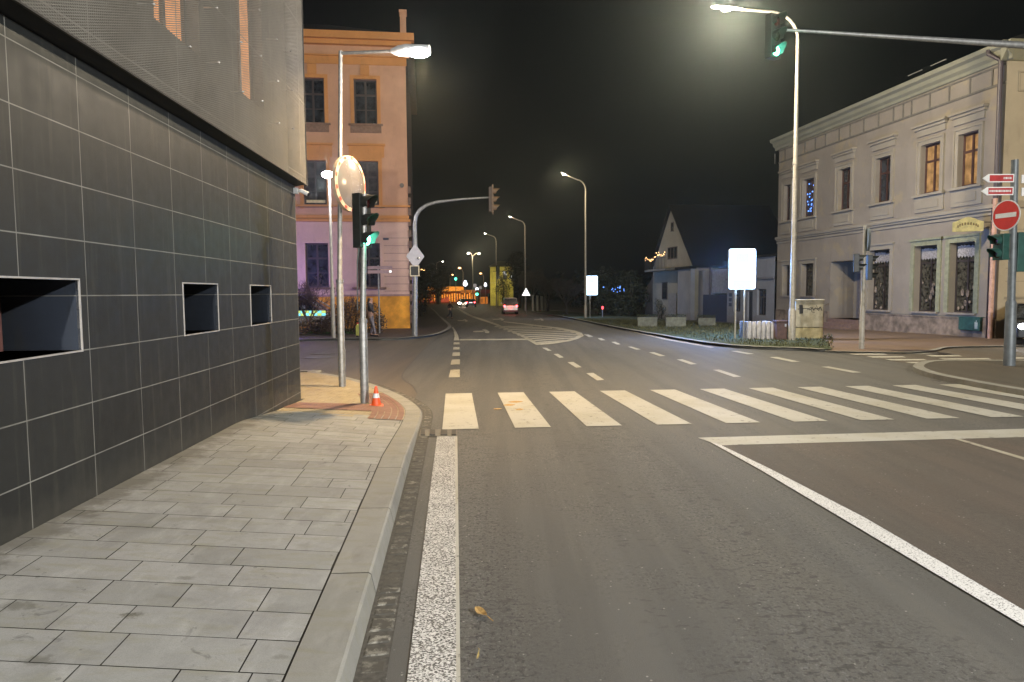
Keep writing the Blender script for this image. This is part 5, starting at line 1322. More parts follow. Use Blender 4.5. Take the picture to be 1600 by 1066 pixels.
first = None; lab = ['leftmost concrete flower box on the dark verge, left of the gabled house bay', 'middle concrete flower box on the dark verge under the gabled house', 'rightmost concrete flower box, before the dark gate']
for (x0_, x1_, yb_, yt_), lb in zip(((996, 1027, 510.5, 496), (1040, 1072, 510.5, 496), (1091, 1118, 509, 497)), lab):
    b = gp((x0_ + x1_) / 2, yb_, .1); fb = thing('flower_box', lb, 'flower box', tuple(b), R(-8), 'concrete flower boxes on the verge'); w_ = (x1_ - x0_) * b.y / F; h_ = at(1010, yt_, b.y).z - at(1010, yb_, b.y).z
    m = MB(); m.add([(sx__ * w_ / 2 * k, y_, z_) for z_, k in ((0, .94), (h_, 1)) for y_ in (0, .5) for sx__ in (-1, 1)], [(0, 2, 3, 1), (4, 5, 7, 6), (0, 1, 5, 4), (2, 6, 7, 3), (0, 4, 6, 2), (1, 3, 7, 5)])
    m.build('trough', simple('mossy concrete', (.16, .16, .11), .9, 0, .3, 4), fb)
    m = MB(); random.seed(int(x0_))
    for k in range(120):
        x_, y_, z_ = random.uniform(-w_ / 2, w_ / 2), random.uniform(.05, .45), h_ + random.uniform(0, .14); s_ = .05; a = random.uniform(0, 3)
        m.poly([(x_ - s_ * math.cos(a), y_ - s_ * math.sin(a), z_), (x_ + s_ * math.cos(a), y_, z_ + .03), (x_, y_ + s_, z_ + s_)])
    m.build('plants', S('dull leaves', (.04, .05, .025), .9), fb)['kind'] = 'stuff'

# ---------------------------------------------------------------- vegetation
M_BARK = S('bare bark', (.085, .060, .045), .9); M_BARKD = S('dark bark', (.050, .042, .032), .9)
def branch(m, p, d_, L_, r_, depth, spread, rng, nseg=3, mn=.004):
    pts = [p]; q = p.copy(); dd_ = d_.copy()
    for i in range(nseg):
        dd_ = (dd_ + Vector((rng.uniform(-1, 1), rng.uniform(-1, 1), rng.uniform(-.4, .9))) * .16).normalized(); q = q + dd_ * L_ / nseg; pts.append(q.copy())
    m.tube(pts, [r_ * (1 - .45 * i / nseg) for i in range(nseg + 1)], 5 if r_ < .03 else 8, False)
    if depth == 0: return
    n_ = rng.randint(3, 4) if depth > 1 else 4
    for k in range(n_):
        t_ = rng.uniform(.35, 1); base_ = pts[min(nseg, int(t_ * nseg))]
        ax = Vector((rng.uniform(-1, 1), rng.uniform(-1, 1), rng.uniform(-.3, .6))).normalized(); nd = (dd_ + ax * spread).normalized()
        branch(m, base_, nd, L_ * rng.uniform(.55, .8), max(mn, r_ * .5), depth - 1, spread, rng, nseg, mn)
def bare_tree(name, label, loc, h, seed, depth=5, trunk_r=.12, spread=.75, mat=None, group=None, mn=.006, trunk_frac=.3, cat='tree'):
    rng = random.Random(seed); t = thing(name, label, cat, loc, rng.uniform(0, 6), group); mat = mat or M_BARK
    m = MB(); m.tube([(0, 0, -.1), (rng.uniform(-.1, .1), 0, h * trunk_frac * .5), (0, 0, h * trunk_frac)], [trunk_r * 1.3, trunk_r, trunk_r * .9], 9, False); m.build('trunk', mat, t, smooth=True)
    m = MB()
    for k in range(4):
        a = k * 1.57 + rng.uniform(-.4, .4); branch(m, Vector((0, 0, h * trunk_frac * rng.uniform(.8, 1))), Vector((math.cos(a) * .55, math.sin(a) * .55, 1)).normalized(), h * .3, trunk_r * .7, depth, spread, rng, 3, mn)
    m.build('crown', mat, t); return t
def leaf_mat(name, a, b):
    t = NT(name); at_ = t.n.new('ShaderNodeAttribute'); at_.attribute_name = 'tone'
    t.col(t.mix(at_.outputs['Fac'], a, b)); t.rough(.7); return t.m
M_HEDGE = leaf_mat('autumn hedge leaf', (.035, .022, .012), (.22, .13, .07)); M_EVER = leaf_mat('evergreen leaf', (.012, .017, .009), (.05, .058, .026)); M_DKL = leaf_mat('night crown leaf', (.012, .014, .008), (.055, .050, .028))
def leafy(m, c_, rad, n_, size, rng, zmin=0.0):
    for i in range(n_):
        while True:
            v = Vector((rng.uniform(-1, 1), rng.uniform(-1, 1), rng.uniform(-1, 1)))
            if v.length <= 1: break
        v = v * (0.55 + .45 * rng.random()) if rng.random() < .5 else v.normalized() * rng.uniform(.8, 1.08)
        p = Vector((c_[0] + v.x * rad[0], c_[1] + v.y * rad[1], max(zmin, c_[2] + v.z * rad[2])))
        a = Vector((rng.uniform(-1, 1), rng.uniform(-1, 1), rng.uniform(-1, 1))).normalized() * size * rng.uniform(.6, 1.3); b = a.orthogonal().normalized() * size * .45
        m.cur = rng.random() ** 1.3; m.poly([p - a * .5, p + b, p + a * .5, p - b])
def shrub(name, label, loc, clumps, n_, size, mat, seed, group=None, cat='bush'):
    rng = random.Random(seed); t = thing(name, label, cat, loc, 0, group); m = MB()
    for c_, r_ in clumps: leafy(m, c_, r_, int(n_ * r_[0] * r_[2]), size, rng, .03)
    m.build('foliage', mat, t, tone=True)
    s_ = MB()
    for c_, r_ in clumps:
        for k in range(5):
            s_.tube([(c_[0] + rng.uniform(-.15, .15), c_[1], 0), (c_[0] + rng.uniform(-.7, .7) * r_[0], c_[1] + rng.uniform(-.5, .5) * r_[1], c_[2] + r_[2] * rng.uniform(.5, 1.15))], [.02, .006], 5, False)
    s_.build('stems', M_BARK, t); return t
hb = lambda px, Y: (at(px, 500, Y).x, Y, g(Y) + .1)
shrub('bush', 'low brown hedge bush between the police car and the galvanised poles', hb(492, 33.2), [((-.75, 0, .36), (.65, .45, .40)), ((.15, .1, .42), (.6, .45, .42)), ((.9, 0, .5), (.55, .4, .5))], 2600, .075, M_HEDGE, 1, 'autumn bushes before the apricot building')
shrub('bush', 'tallest brown hedge bush behind the signal post and the long-haired person', hb(552, 34.5), [((-.8, .2, .7), (.6, .5, .7)), ((0, .2, .85), (.75, .5, .8)), ((.8, .1, .75), (.65, .5, .75)), ((1.35, 0, .45), (.35, .4, .45))], 2600, .075, M_HEDGE, 2, 'autumn bushes before the apricot building')
bare_tree('bare_tree', 'leafless small tree in front of the apricot building, behind the slim lamp', hb(482, 34.6), 4.6, 5, 4, .05, .95, S('reddish twig', (.10, .062, .055), .9), None, .007, .12)
bare_tree('bare_tree', 'thin leafless sapling right of the galvanised lamp post', hb(545, 35.4), 3.2, 15, 3, .035, .8, S('reddish twig', (.10, .062, .055), .9), None, .006, .2)
# dark trees beyond
def twiggy(label, px, Y, h, seed, mat=None, w_=.75):
    b = (at(px, 480, Y).x, Y, g(Y)); return bare_tree('bare_tree', label, b, h, seed, 5, .14, w_, mat or M_BARKD, 'bare trees along the dark verge', .018, .22)
t0 = twiggy('spreading bare tree just left of the smaller lit panel', 885, 78, 5.6, 41)
twiggy('bare tree between the warning triangle and the smaller lit panel', 856, 92, 6.4, 42)
twiggy('bare tree behind the warning triangle pole', 832, 106, 8.6, 43)
def dark_crown(label, px, Y, w_, h, seed, mat=M_DKL, n_=2600, z0=.3):
    rng = random.Random(seed); b = (at(px, 480, Y).x, Y, g(Y)); t = thing('leafy_tree', label, 'tree', b, 0, 'dark leafy trees at the end of the road')
    m = MB()
    for k in range(9):
        a = rng.uniform(0, 6.28); r_ = w_ * rng.uniform(.22, .4); leafy(m, (math.cos(a) * w_ * .32 * rng.random(), math.sin(a) * w_ * .3, h * rng.uniform(z0 + .1, .88)), (r_, r_, r_ * 1.1), n_ // 9, w_ * .055, rng)
    m.build('crown', mat, t, tone=True)
    m = MB(); m.tube([(0, 0, -.1), (.1, 0, h * .4), (0, 0, h * .8)], [w_ * .05, w_ * .035, .03], 8); m.build('trunk', M_BARKD, t)
dark_crown('tall dark tree right of the yellow lit house', 812, 118, 5.5, 9.6, 51)
dark_crown('dark tree shading the front of the yellow lit house', 786, 122, 3.0, 6.4, 52, n_=1800, z0=.1)
dark_crown('dark tree left of the road behind the square framed sign', 664, 95, 3.6, 6.6, 53, z0=.05)
dark_crown('dark tree with pale top beneath the small white lamp', 684, 160, 6.5, 9.0, 54, z0=.2)
dark_crown('low dark tree beside the apricot building corner', 657, 75, 2.0, 4.4, 55, n_=1500, z0=.05)
dark_crown('dark hedge tree right of the smaller lit panel', 948, 74, 5.5, 4.4, 56, M_EVER, 2600, .0)
dark_crown('dark conifer left of the gabled house', 985, 70, 4.5, 4.8, 57, M_EVER, 2400, .0)
dark_crown('round dark shrub under the gabled house balcony', 1033, 57.0, 1.3, 1.6, 58, M_EVER, 900, .0)
# far-off wood closing the horizon
rng = random.Random(77); m = MB()
for k in range(60):
    x_ = -115 + k * 4.5
    if -22 < x_ < 12: continue
    leafy(m, (x_, 215 + rng.uniform(-8, 8), g(200) + 3), (4.5, 3, rng.uniform(4, 7)), 130, 1.5, rng, g(200))
w_ = struct(m.build('far_wood', M_DKL, tone=True), 'stuff')
rng = random.Random(78); m = MB()
for k in range(16):
    x_ = 12 + k * 2.2; leafy(m, (x_, 118 + rng.uniform(-4, 4) - k, g(100) + 1.6), (2.4, 2, rng.uniform(2, 3.2)), 220, .5, rng, g(100))
struct(m.build('hedge_row', M_EVER, tone=True), 'stuff')
# blue dots on the dark trees, red lamp
bl = thing('light_string', 'string of small blue lights in the dark tree left of the gabled house', 'string lights', (at(968, 452, 67).x, 67, at(968, 452, 67).z))
random.seed(6); m = MB()
for k in range(14):
    q = at(random.gauss(966, 6), random.gauss(452, 2.5), 67) - bl.location; m.sphere(q, .05, 5, 4)
q = at(943, 449, 67) - bl.location; m.sphere(q, .07, 5, 4)
m.build('bulbs', E('blue fairy light', (.12, .3, 1), 2.2), bl)['kind'] = 'stuff'
# red marker
q = at(941.5, 481, 66); rl = thing('marker_light', 'small red light on a post low on the dark verge', 'marker light', (q.x, 66, g(66) + .1)); zz = q.z - g(66) - .1
MB().tube([(0, 0, 0), (0, 0, zz)], .05, 8).build('post', M_GALV, rl); MB().sphere((0, 0, zz), .13, 8, 6, (.8, .8, 1.3)).build('lamp', E('red marker', (1, .08, .10), 3), rl)
# pale gate posts far right of the warning sign
for k, px in enumerate((832.5, 839.5, 846.5, 852.5)):
    q = at(px, 470, 96); h_ = at(px, 461 + k, 96).z - g(96); o = thing('fence_post', ['first and brightest pale post right of the warning triangle', 'second pale post right of the warning triangle', 'third pale post right of the warning triangle', 'last and dimmest pale post, farthest right of the warning triangle'][k], 'fence post', (q.x, 96, g(96)), 0, 'pale fence posts by the verge')
    MB().box(-.14, .14, -.14, .14, 0, h_ * .92).build('shaft', simple('pale post %d' % k, (.42 - .07 * k, .40 - .07 * k, .30 - .05 * k), .8), o); MB().box(-.18, .18, -.18, .18, h_ * .92, h_).build('cap', S('post cap', (.3, .29, .22), .8), o)

# ---------------------------------------------------------------- warning triangle
Yw = 82; q = at(822, 456.5, Yw); wt = thing('road_sign', 'bright white warning triangle on a slim pole by the right verge', 'road sign', (q.x, Yw, g(Yw)), 0)
zc = q.z - g(Yw); r_ = .50
MB().tube([(0, .05, 0), (0, .05, zc + .3)], .035, 8).build('pole', M_GALV, wt)
MB().prism([(-r_, zc - .42), (r_, zc - .42), (0, zc + .50)], 0, .03).build('plate', E('triangle reflection glow', (1, .98, .95), 1.6), wt)  # plate emits in place of the light it would throw back

# ---------------------------------------------------------------- vehicles
def car(name, label, cat, loc, rz, L_, W_, H_, body, belt=.52, prof=None, top=None, wheel_r=.31, grp=None):
    """faces local +X"""
    t = thing(name, label, cat, loc, rz, grp)
    prof = prof or [(-.5, .20), (-.5, .55), (-.49, .66), (-.2, .70), (.12, .68), (.42, .60), (.49, .48), (.5, .22)]
    # lower body with wheel arches is a prism with rounded flanks
    m = MB(); st_ = ((-W_ / 2, .955), (-W_ / 2 + .09, 1), (W_ / 2 - .09, 1), (W_ / 2, .955)); n_ = len(prof); vs = []; fs = []
    for y_, k in st_:
        for (u, v) in prof: vs.append((u * L_ * k, y_, ((v - .42) * k + .42) * H_ * (1)))
    for s_ in range(3):
        for i in range(n_): fs.append((s_ * n_ + i, s_ * n_ + (i + 1) % n_, (s_ + 1) * n_ + (i + 1) % n_, (s_ + 1) * n_ + i))
    fs += [tuple(range(n_)), tuple(range(3 * n_, 4 * n_))[::-1]]; m.add(vs, fs); bo = m.build('body', body, t, bevel=.03)
    top = top or [(-.44, .64), (-.36, .97), (-.30, 1.0), (.06, 1.0), (.12, .97), (.27, .66)]
    def cab(w0, w1, inset, nm, mt, par, z0=0):
        mm = MB(); vs = []
        for sgn in (-1, 1):
            for (u, v) in top:
                f = (v - .64) / .36; vs.append((u * L_ * inset, sgn * (w0 * (1 - f) + w1 * f) / 2, v * H_ - (1 - inset) * .1))
        k = len(top); mm.add(vs, [tuple(range(k)), tuple(range(k, 2 * k))[::-1]] + [(i, (i + 1) % k, (i + 1) % k + k, i + k) for i in range(k)]); return mm.build(nm, mt, par)
    cab(W_ - .10, W_ - .38, 1, 'glasshouse', M_GL, t)
    # roof panel and pillars in body colour
    rr = MB(); u0, u1 = top[1][0], top[-2][0]
    rr.box(u0 * L_, u1 * L_, -(W_ - .36) / 2, (W_ - .36) / 2, H_ * .985, H_ * 1.012); rf_ = rr.build('roof', body, t, bevel=.02)
    for sgn in (-1, 1):
        for (ub, ut) in ((top[0][0], top[1][0]), (top[-1][0], top[-2][0]), ((top[0][0] + top[-1][0]) / 2 - .02, (top[0][0] + top[-1][0]) / 2 - .02)):
            MB().tube([(ub * L_, sgn * (W_ - .09) / 2, .645 * H_), (ut * L_, sgn * (W_ - .36) / 2, .985 * H_)], .035, 6).build('pillar', body, t)
        MB().box(.17 * L_, .20 * L_, sgn * (W_ / 2 + .02) - .0, sgn * (W_ / 2 + .17), .64 * H_, .72 * H_).build('mirror', body, t, bevel=.01)
        for u in (-.31, .31):
            wl = MB(); wl.tube([(u * L_, sgn * (W_ / 2 - .2), wheel_r), (u * L_, sgn * (W_ / 2 + .012), wheel_r)], wheel_r, 18); wo = wl.build('wheel', S('tyre', (.015, .015, .015), .8), t)
            MB().tube([(u * L_, sgn * (W_ / 2 + .013), wheel_r), (u * L_, sgn * (W_ / 2 + .02), wheel_r)], wheel_r * .62, 14).build('rim', S('alloy rim', (.3, .3, .3), .35, .7), wo)
            a_ = MB(); a_.tube([(u * L_, sgn * (W_ / 2 - .25), wheel_r), (u * L_, sgn * (W_ / 2 + .004), wheel_r)], wheel_r * 1.17, 18); a_.build('wheel_arch', S('black arch', (.008, .008, .008), .9), t)
    return t
def car_lights(t, L_, W_, zr, front, mat, r_=.10, wd=.2):
    for sgn in (-1, 1):
        x_ = (L_ / 2 + .0) * (1 if front else -1)
        MB().sphere((x_ * .985, sgn * (W_ / 2 - .2), zr), r_, 10, 6, (.5, wd / .1, 1)).build('headlight' if front else 'tail_light', mat, t, smooth=True)
def plate(t, x_, z_, w_=.5, h_=.11, mat=None):
    MB().box(x_ - .01, x_ + .01, -w_ / 2, w_ / 2, z_, z_ + h_).build('number_plate', mat or S('plate white', (.7, .7, .68), .4), t)
M_SILV = S('silver paint', (.5, .47, .38), .3, .5, .05); M_DKP = S('dark paint', (.02, .022, .025), .25, .3, .05); M_POL = S('police silver', (.6, .6, .62), .3, .4, .06)
RED_E = E('brake light red', (1, .05, .06), 14); HL_E = E('headlight white', (.92, .96, 1), 22)
tall = [(-.5, .17), (-.5, .52), (-.492, .58), (.2, .56), (.43, .50), (.495, .40), (.5, .18)]
tallt = [(-.485, .60), (-.465, .96), (-.42, 1.0), (.10, 1.0), (.16, .97), (.31, .56)]
# van driving away
Yv = 84; q = at(796.5, 480, Yv); vn = car('van', 'silver van driving away with red tail lights lit', 'van', (q.x, Yv + 2.2, g(Yv)), R(90 + 3), 4.4, 1.85, 1.95, M_SILV, prof=tall, top=tallt)
car_lights(vn, 4.4, 1.85, .98, False, RED_E, .13, .11); plate(vn, -2.215, .72)
MB().box(-2.24, -2.12, -.9, .9, .30, .50).build('bumper', S('red brown bumper', (.12, .03, .03), .5), vn)
MB().poly([(-2.155, -.68, 1.18), (-2.155, .68, 1.18), (-2.08, .60, 1.78), (-2.08, -.60, 1.78)]).build('rear_window', M_GL, vn)
lamp('POINT', (-2.6, 0, .9), 16, (1, .08, .08), vn, .3)
# dark saloon waiting at the far lights, oncoming car beside it
Ys = 128; q = at(735, 470, Ys); sd = car('car', 'dark saloon with red tail lights stopped at the far green signal', 'car', (q.x, Ys + 2, g(Ys)), R(92), 4.4, 1.8, 1.45, M_DKP)
car_lights(sd, 4.4, 1.8, .85, False, RED_E, .12, .14); plate(sd, -2.21, .75, .6, .16, E('lit plate', (1, .95, .95), 1.2))
q = at(723, 472, 132); oc = car('car', 'oncoming car with blazing headlights left of the dark saloon', 'car', (q.x, 134, g(132)), R(-88), 4.3, 1.8, 1.45, S('grey paint', (.1, .1, .1), .3, .3), top=None)
car_lights(oc, 4.3, 1.8, .68, True, E('oncoming headlight', (1, .82, .62), 26), .17, .2); lamp('POINT', (2.7, 0, .6), 60, (1, .8, .6), oc, .3)
# black car at the right edge
Yc = 23.2; q = at(1581, 530, Yc); rc = car('car', 'black car with lit headlight entering at the right picture edge', 'car', (q.x + .1, Yc + 1.0, g(Yc)), R(190), 4.2, 1.75, 1.42, M_DKP)
rc.location = (q.x + 2.15, Yc + 1.6, g(Yc)); rc.rotation_euler = (0, 0, R(238))
car_lights(rc, 4.2, 1.75, .70, True, HL_E, .10, .13); plate(rc, 2.12, .42)
lamp('POINT', (2.5, 0, .7), 14, (.9, .95, 1), rc, .15)
MB().box(2.02, 2.10, -.45, .45, .56, .66).build('grille', S('grille', (.03, .03, .03), .4, .4), rc)
# police car on the left
Yq = 34.8; q = at(488, 486, Yq); L_P = 4.7
pc = car('police_car', 'tall silver police car with glowing blue and yellow side stripe behind the hedge', 'police car', (at(521, 486, Yq).x - L_P / 2, Yq + 1.0, g(Yq) + .1), 0, L_P, 1.85, 1.92, M_POL, prof=[(-.5, .17), (-.5, .52), (-.492, .58), (.15, .57), (.36, .53), (.47, .44), (.5, .18)], top=[(-.485, .58), (-.465, .96), (-.42, 1.0), (.08, 1.0), (.14, .97), (.37, .55)])
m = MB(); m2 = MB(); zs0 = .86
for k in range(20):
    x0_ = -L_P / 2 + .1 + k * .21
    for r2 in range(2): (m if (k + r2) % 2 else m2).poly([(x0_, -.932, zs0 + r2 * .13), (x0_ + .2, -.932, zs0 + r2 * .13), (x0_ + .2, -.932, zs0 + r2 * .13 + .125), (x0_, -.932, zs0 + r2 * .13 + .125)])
m.build('stripe', E('reflected cyan glow', (.25, .85, 1.0), 1.1), pc); m2.build('stripe', E('reflected yellow glow', (.75, .95, .25), .8), pc)
car_lights(pc, L_P, 1.85, .82, True, S('headlamp glass', (.5, .5, .5), .15), .10, .12)
m = MB(); m.box(-.9, -.6, -.7, .7, 1.93, 2.05); m.build('light_bar', E('blue light bar', (.25, .2, 1), 10), pc)
lamp('POINT', (-1.2, .6, 2.6), 430, (.34, .25, 1.0), pc, .3)

# ---------------------------------------------------------------- people
def skin_mesh(name, chains, mat, parent, sub=1):
    """chains: list of lists of (co, radius); first vertex of the first chain is the root; shared points merge"""
    vs = []; es = []; rs = []; idx = {}
    for ch in chains:
        prev = None
        for co, r_ in ch:
            key = tuple(round(c, 4) for c in co)
            if key not in idx: idx[key] = len(vs); vs.append(co); rs.append(r_)
            i = idx[key]
            if prev is not None and prev != i: es.append((prev, i))
            prev = i
    me = bpy.data.meshes.new(name); me.from_pydata(vs, es, []); o = bpy.data.objects.new(name, me); C.objects.link(o); me.materials.append(mat)
    sm = o.modifiers.new('skin', 'SKIN'); sm.use_smooth_shade = True
    for i, v in enumerate(me.skin_vertices[0].data):
        v.radius = (rs[i] if isinstance(rs[i], tuple) else (rs[i], rs[i])); v.use_root = (i == 0)
    ss = o.modifiers.new('sub', 'SUBSURF'); ss.levels = sub; ss.render_levels = sub
    o.parent = parent; return o
def person(label, loc, rz, H_, jac, tro, hairc, pose, long_hair=False, grp=None):
    t = thing('person', label, 'person', loc, rz, grp); k = H_ / 1.75
    def V(x, y, z): return (x * k, y * k, z * k)
    pel, bel, chs, nk, hd_, tp_ = V(0, 0, .96), V(0, .01, 1.12), V(0, .0, 1.34), V(0, .0, 1.49), V(0, .02, 1.60), V(0, .01, 1.69)
    ch = [[(pel, .12 * k), (bel, .11 * k), (chs, .13 * k), (nk, .05 * k), (hd_, .085 * k), (tp_, .07 * k)]]
    jk = [[(V(0, 0, .90), (.15 * k, .12 * k)), (bel, (.145 * k, .12 * k)), (chs, (.17 * k, .13 * k)), (V(0, 0, 1.44), .07 * k)]]; tr = [[(V(0, 0, .97), (.13 * k, .11 * k)), (V(0, 0, .9), (.13 * k, .11 * k))]]
    shoes = []
    for sgn, (el, wr, kn, an) in zip((-1, 1), pose):
        shl = V(sgn * .17, 0, 1.42); E_ = V(sgn * el[0], el[1], el[2]); W_ = V(sgn * wr[0], wr[1], wr[2]); d_ = (Vector(W_) - Vector(E_)).normalized()
        palm = tuple(Vector(W_) + d_ * .06 * k); ch.append([(chs, .13 * k), (shl, .055 * k), (E_, .04 * k), (W_, .026 * k), (palm, .030 * k)])
        for f in range(4):
            off = Vector((sgn * .004, (f - 1.5) * .018, 0)) * k; L1 = (.045, .055, .05, .038)[f] * k
            b0 = Vector(palm) + off + d_ * .012 * k; b1 = b0 + d_ * L1 * .6; b2 = b1 + (d_ + Vector((-sgn * .6, 0, 0))).normalized() * L1 * .5
            ch.append([(palm, .030 * k), (tuple(b0), .009 * k), (tuple(b1), .008 * k), (tuple(b2), .007 * k)])
        tb_ = Vector(W_) + d_ * .02 * k + Vector((0, .03, 0)) * k; ch.append([(W_, .026 * k), (tuple(tb_), .010 * k), (tuple(tb_ + (d_ + Vector((0, .5, 0))).normalized() * .04 * k), .008 * k)])
        hip = V(sgn * .09, 0, .88); K_ = V(sgn * .10, kn[0], kn[1]); A_ = V(sgn * .10, an[0], an[1]); toe = V(sgn * .11, an[0] + .17 * an[2], max(.03, an[1] - .05 + an[3]))
        ch.append([(pel, .12 * k), (hip, .08 * k), (K_, .055 * k), (A_, .038 * k), (toe, .035 * k)])
        jk.append([(chs, (.17 * k, .13 * k)), (V(sgn * .175, 0, 1.42), .075 * k), (E_, .058 * k), (tuple(Vector(W_) - d_ * .03 * k), .045 * k)])
        tr.append([(V(0, 0, .9), (.13 * k, .11 * k)), (hip, .095 * k), (K_, .07 * k), (tuple(Vector(A_) + Vector((0, 0, .02 * k))), .055 * k)])
        shoes.append([(V(sgn * .10, an[0] - .05 * an[2], an[1] - .03), .045 * k), (V(sgn * .105, an[0] + .08 * an[2], max(.035, an[1] - .04 + an[3] * .5)), .045 * k), (toe, .038 * k)])
    face = V(0, .11, 1.595); ch.append([(hd_, .085 * k), (face, .012 * k)])
    body = skin_mesh('body', ch, S('skin', (.42, .24, .17), .6), t)
    skin_mesh('jacket', jk, jac, t); skin_mesh('trousers', tr, tro, t)
    for s_ in shoes: skin_mesh('shoe', [s_], S('dark shoe', (.02, .018, .017), .5), t)
    hr = [[(V(0, -.01, 1.66), .098 * k), (V(0, -.045, 1.60), .095 * k)] + ([(V(0, -.08, 1.48), .085 * k), (V(0, -.10, 1.34), .06 * k)] if long_hair else [(V(0, -.05, 1.56), .07 * k)])]
    skin_mesh('hair', hr, hairc, t)
    m = MB()
    for sgn in (-1, 1): m.sphere(V(sgn * .032, .093, 1.625), .011 * k, 6, 4)
    m.build('eyes', S('eye', (.02, .02, .02), .3), body); m = MB(); m.box(-.022 * k, .022 * k, .088 * k, .095 * k, 1.555 * k, 1.561 * k); m.build('mouth', S('lips', (.25, .09, .08), .6), body)
    return t
# (elbow, wrist, knee(y,z), ankle(y,z,toe dir,lift)) for the left and right sides
b = (at(580, 525, 31).x, 31, g(31) + .09)
walk = [((.22, -.05, 1.17), (.24, -.02, .92), (.06, .50), (-.06, .09, 1, 0)), ((.22, .10, 1.17), (.17, .28, 1.02), (.14, .52), (.22, .08, 1, .02))]
person('person with long brown hair, dark jacket and grey trousers walking by the hedge', b, R(-100), 1.80, S('dark jacket', (.035, .03, .034), .8), S('grey trousers', (.19, .17, .19), .8), S('brown hair', (.055, .03, .02), .6), walk, True)
MB_ = MB(); q = at(561.5, 527, 30.7); cs = thing('suitcase', 'rounded yellow and dark suitcase with red handle left of the long-haired person', 'suitcase', (q.x, 30.7, g(31) + .09), R(10))
MB().prism([(-.15, .06), (.12, .06), (.15, .12), (.15, .48), (.06, .56), (-.08, .56), (-.15, .48)], -.12, .12).build('shell', S('yellow shell', (.45, .46, .10), .5), cs, bevel=.03)
MB().box(.02, .156, -.125, .125, .08, .50).build('side_panel', S('dark panel', (.03, .04, .03), .6), cs); m = MB(); m.tube([(-.08, 0, .55), (-.08, 0, .62), (.08, 0, .62), (.08, 0, .55)], .02, 6); m.build('handle', S('red handle', (.5, .04, .03), .5), cs)
for sgn in (-1, 1): MB().tube([(sgn * .1, -.1, .035), (sgn * .1, .1, .035)], .035, 10).build('wheel', S('tyre', (.015, .015, .015), .8), cs)
Yw2 = 66; b = (at(703.5, 497, Yw2).x, Yw2, g(Yw2))
stride = [((.2, -.16, 1.2), (.2, -.12, .96), (.16, .52), (.14, .09, 1, 0)), ((.2, .14, 1.18), (.2, .28, .98), (-.06, .50), (-.34, .16, 1, -.04))]
person('dark-clothed person striding across the road in front of the far cars', b, R(-72), 1.74, S('maroon coat', (.05, .022, .022), .8), S('navy trousers', (.02, .024, .032), .8), S('black hair', (.012, .01, .01), .6), stride)

# ---------------------------------------------------------------- far end of the road
zf = g(180)
ps = thing('petrol_station', 'low flat-roofed building glowing orange at the end of the road', 'building', (at(705, 475, 178).x, 178, zf))
WS = 122 * 178 / F
def zpx(py, Y): return at(705, py, Y).z - zf
OR_E = E('orange lit fascia', (1, .33, .04), 1.25, var=.55); OR_D = E('dim orange interior', (1, .30, .05), .55, var=.8)
MB().box(-WS * .30, WS * .12, 0, 12, zpx(455, 178), zpx(448, 178)).build('fascia', OR_E, ps); MB().box(WS * .12, WS * .33, 1, 12, zpx(458, 178), zpx(453.5, 178)).build('fascia', OR_D, ps); MB().box(WS * .33, WS * .52, 1, 12, zpx(459, 178), zpx(453, 178)).build('fascia', S('red fascia', (.2, .02, .02), .6), ps)
MB().box(-WS * .44, WS * .45, 3, 12, 0, zpx(456, 178)).build('wall', S('dim orange wall', (.22, .07, .02), .8), ps)
m = MB(); random.seed(14)
for k in range(22):
    x_ = -WS * .40 + WS * .72 * k / 22; m.box(x_, x_ + WS * .018, 2.8, 2.95, .3 + random.uniform(0, .6), zpx(457, 178) - random.uniform(.1, .7))
m.build('lit_bay', OR_E, ps)
m = MB()
for k in range(30):
    x_ = random.uniform(-WS * .45, WS * .2); m.box(x_, x_ + random.uniform(.15, .5), 2.4, 2.6, .2, random.uniform(.8, 1.8))
m.build('forecourt_lights', E('reddish forecourt glow', (1, .16, .07), .5, var=.7), ps)['kind'] = 'stuff'
m = MB(); q = at(685, 470, 170)
kb = thing('advert_pillar', 'pale upright pillar in front of the orange building', 'pillar', (q.x, 170, zf)); MB().box(-.6, .6, -.2, .2, 0, at(685, 455, 170).z - zf).build('body', S('pale pillar', (.40, .34, .22), .7), kb, bevel=.1); MB().box(-.7, .7, -.3, .3, 0, .25).build('base', S('pillar base', (.2, .2, .18), .8), kb)
q = at(756, 470, 165); kk = thing('kiosk', 'small orange lit kiosk left of the yellow lit house', 'kiosk', (q.x, 165, zf)); MB().box(-.9, .9, -.8, .8, 0, at(756, 464, 165).z - zf).build('body', E('orange kiosk wall', (1, .30, .04), .45), kk); MB().box(-1.0, 1.0, -.9, .9, at(756, 464, 165).z - zf, at(756, 463, 165).z - zf).build('roof', S('dark slate', (.006, .006, .0065), .9), kk)
m = MB()
for x_ in (-.5, .35): m.box(x_, x_ + .2, -.83, -.81, .3, 1.2)
m.build('window', S('kiosk dark window', (.03, .02, .01), .3), kk)
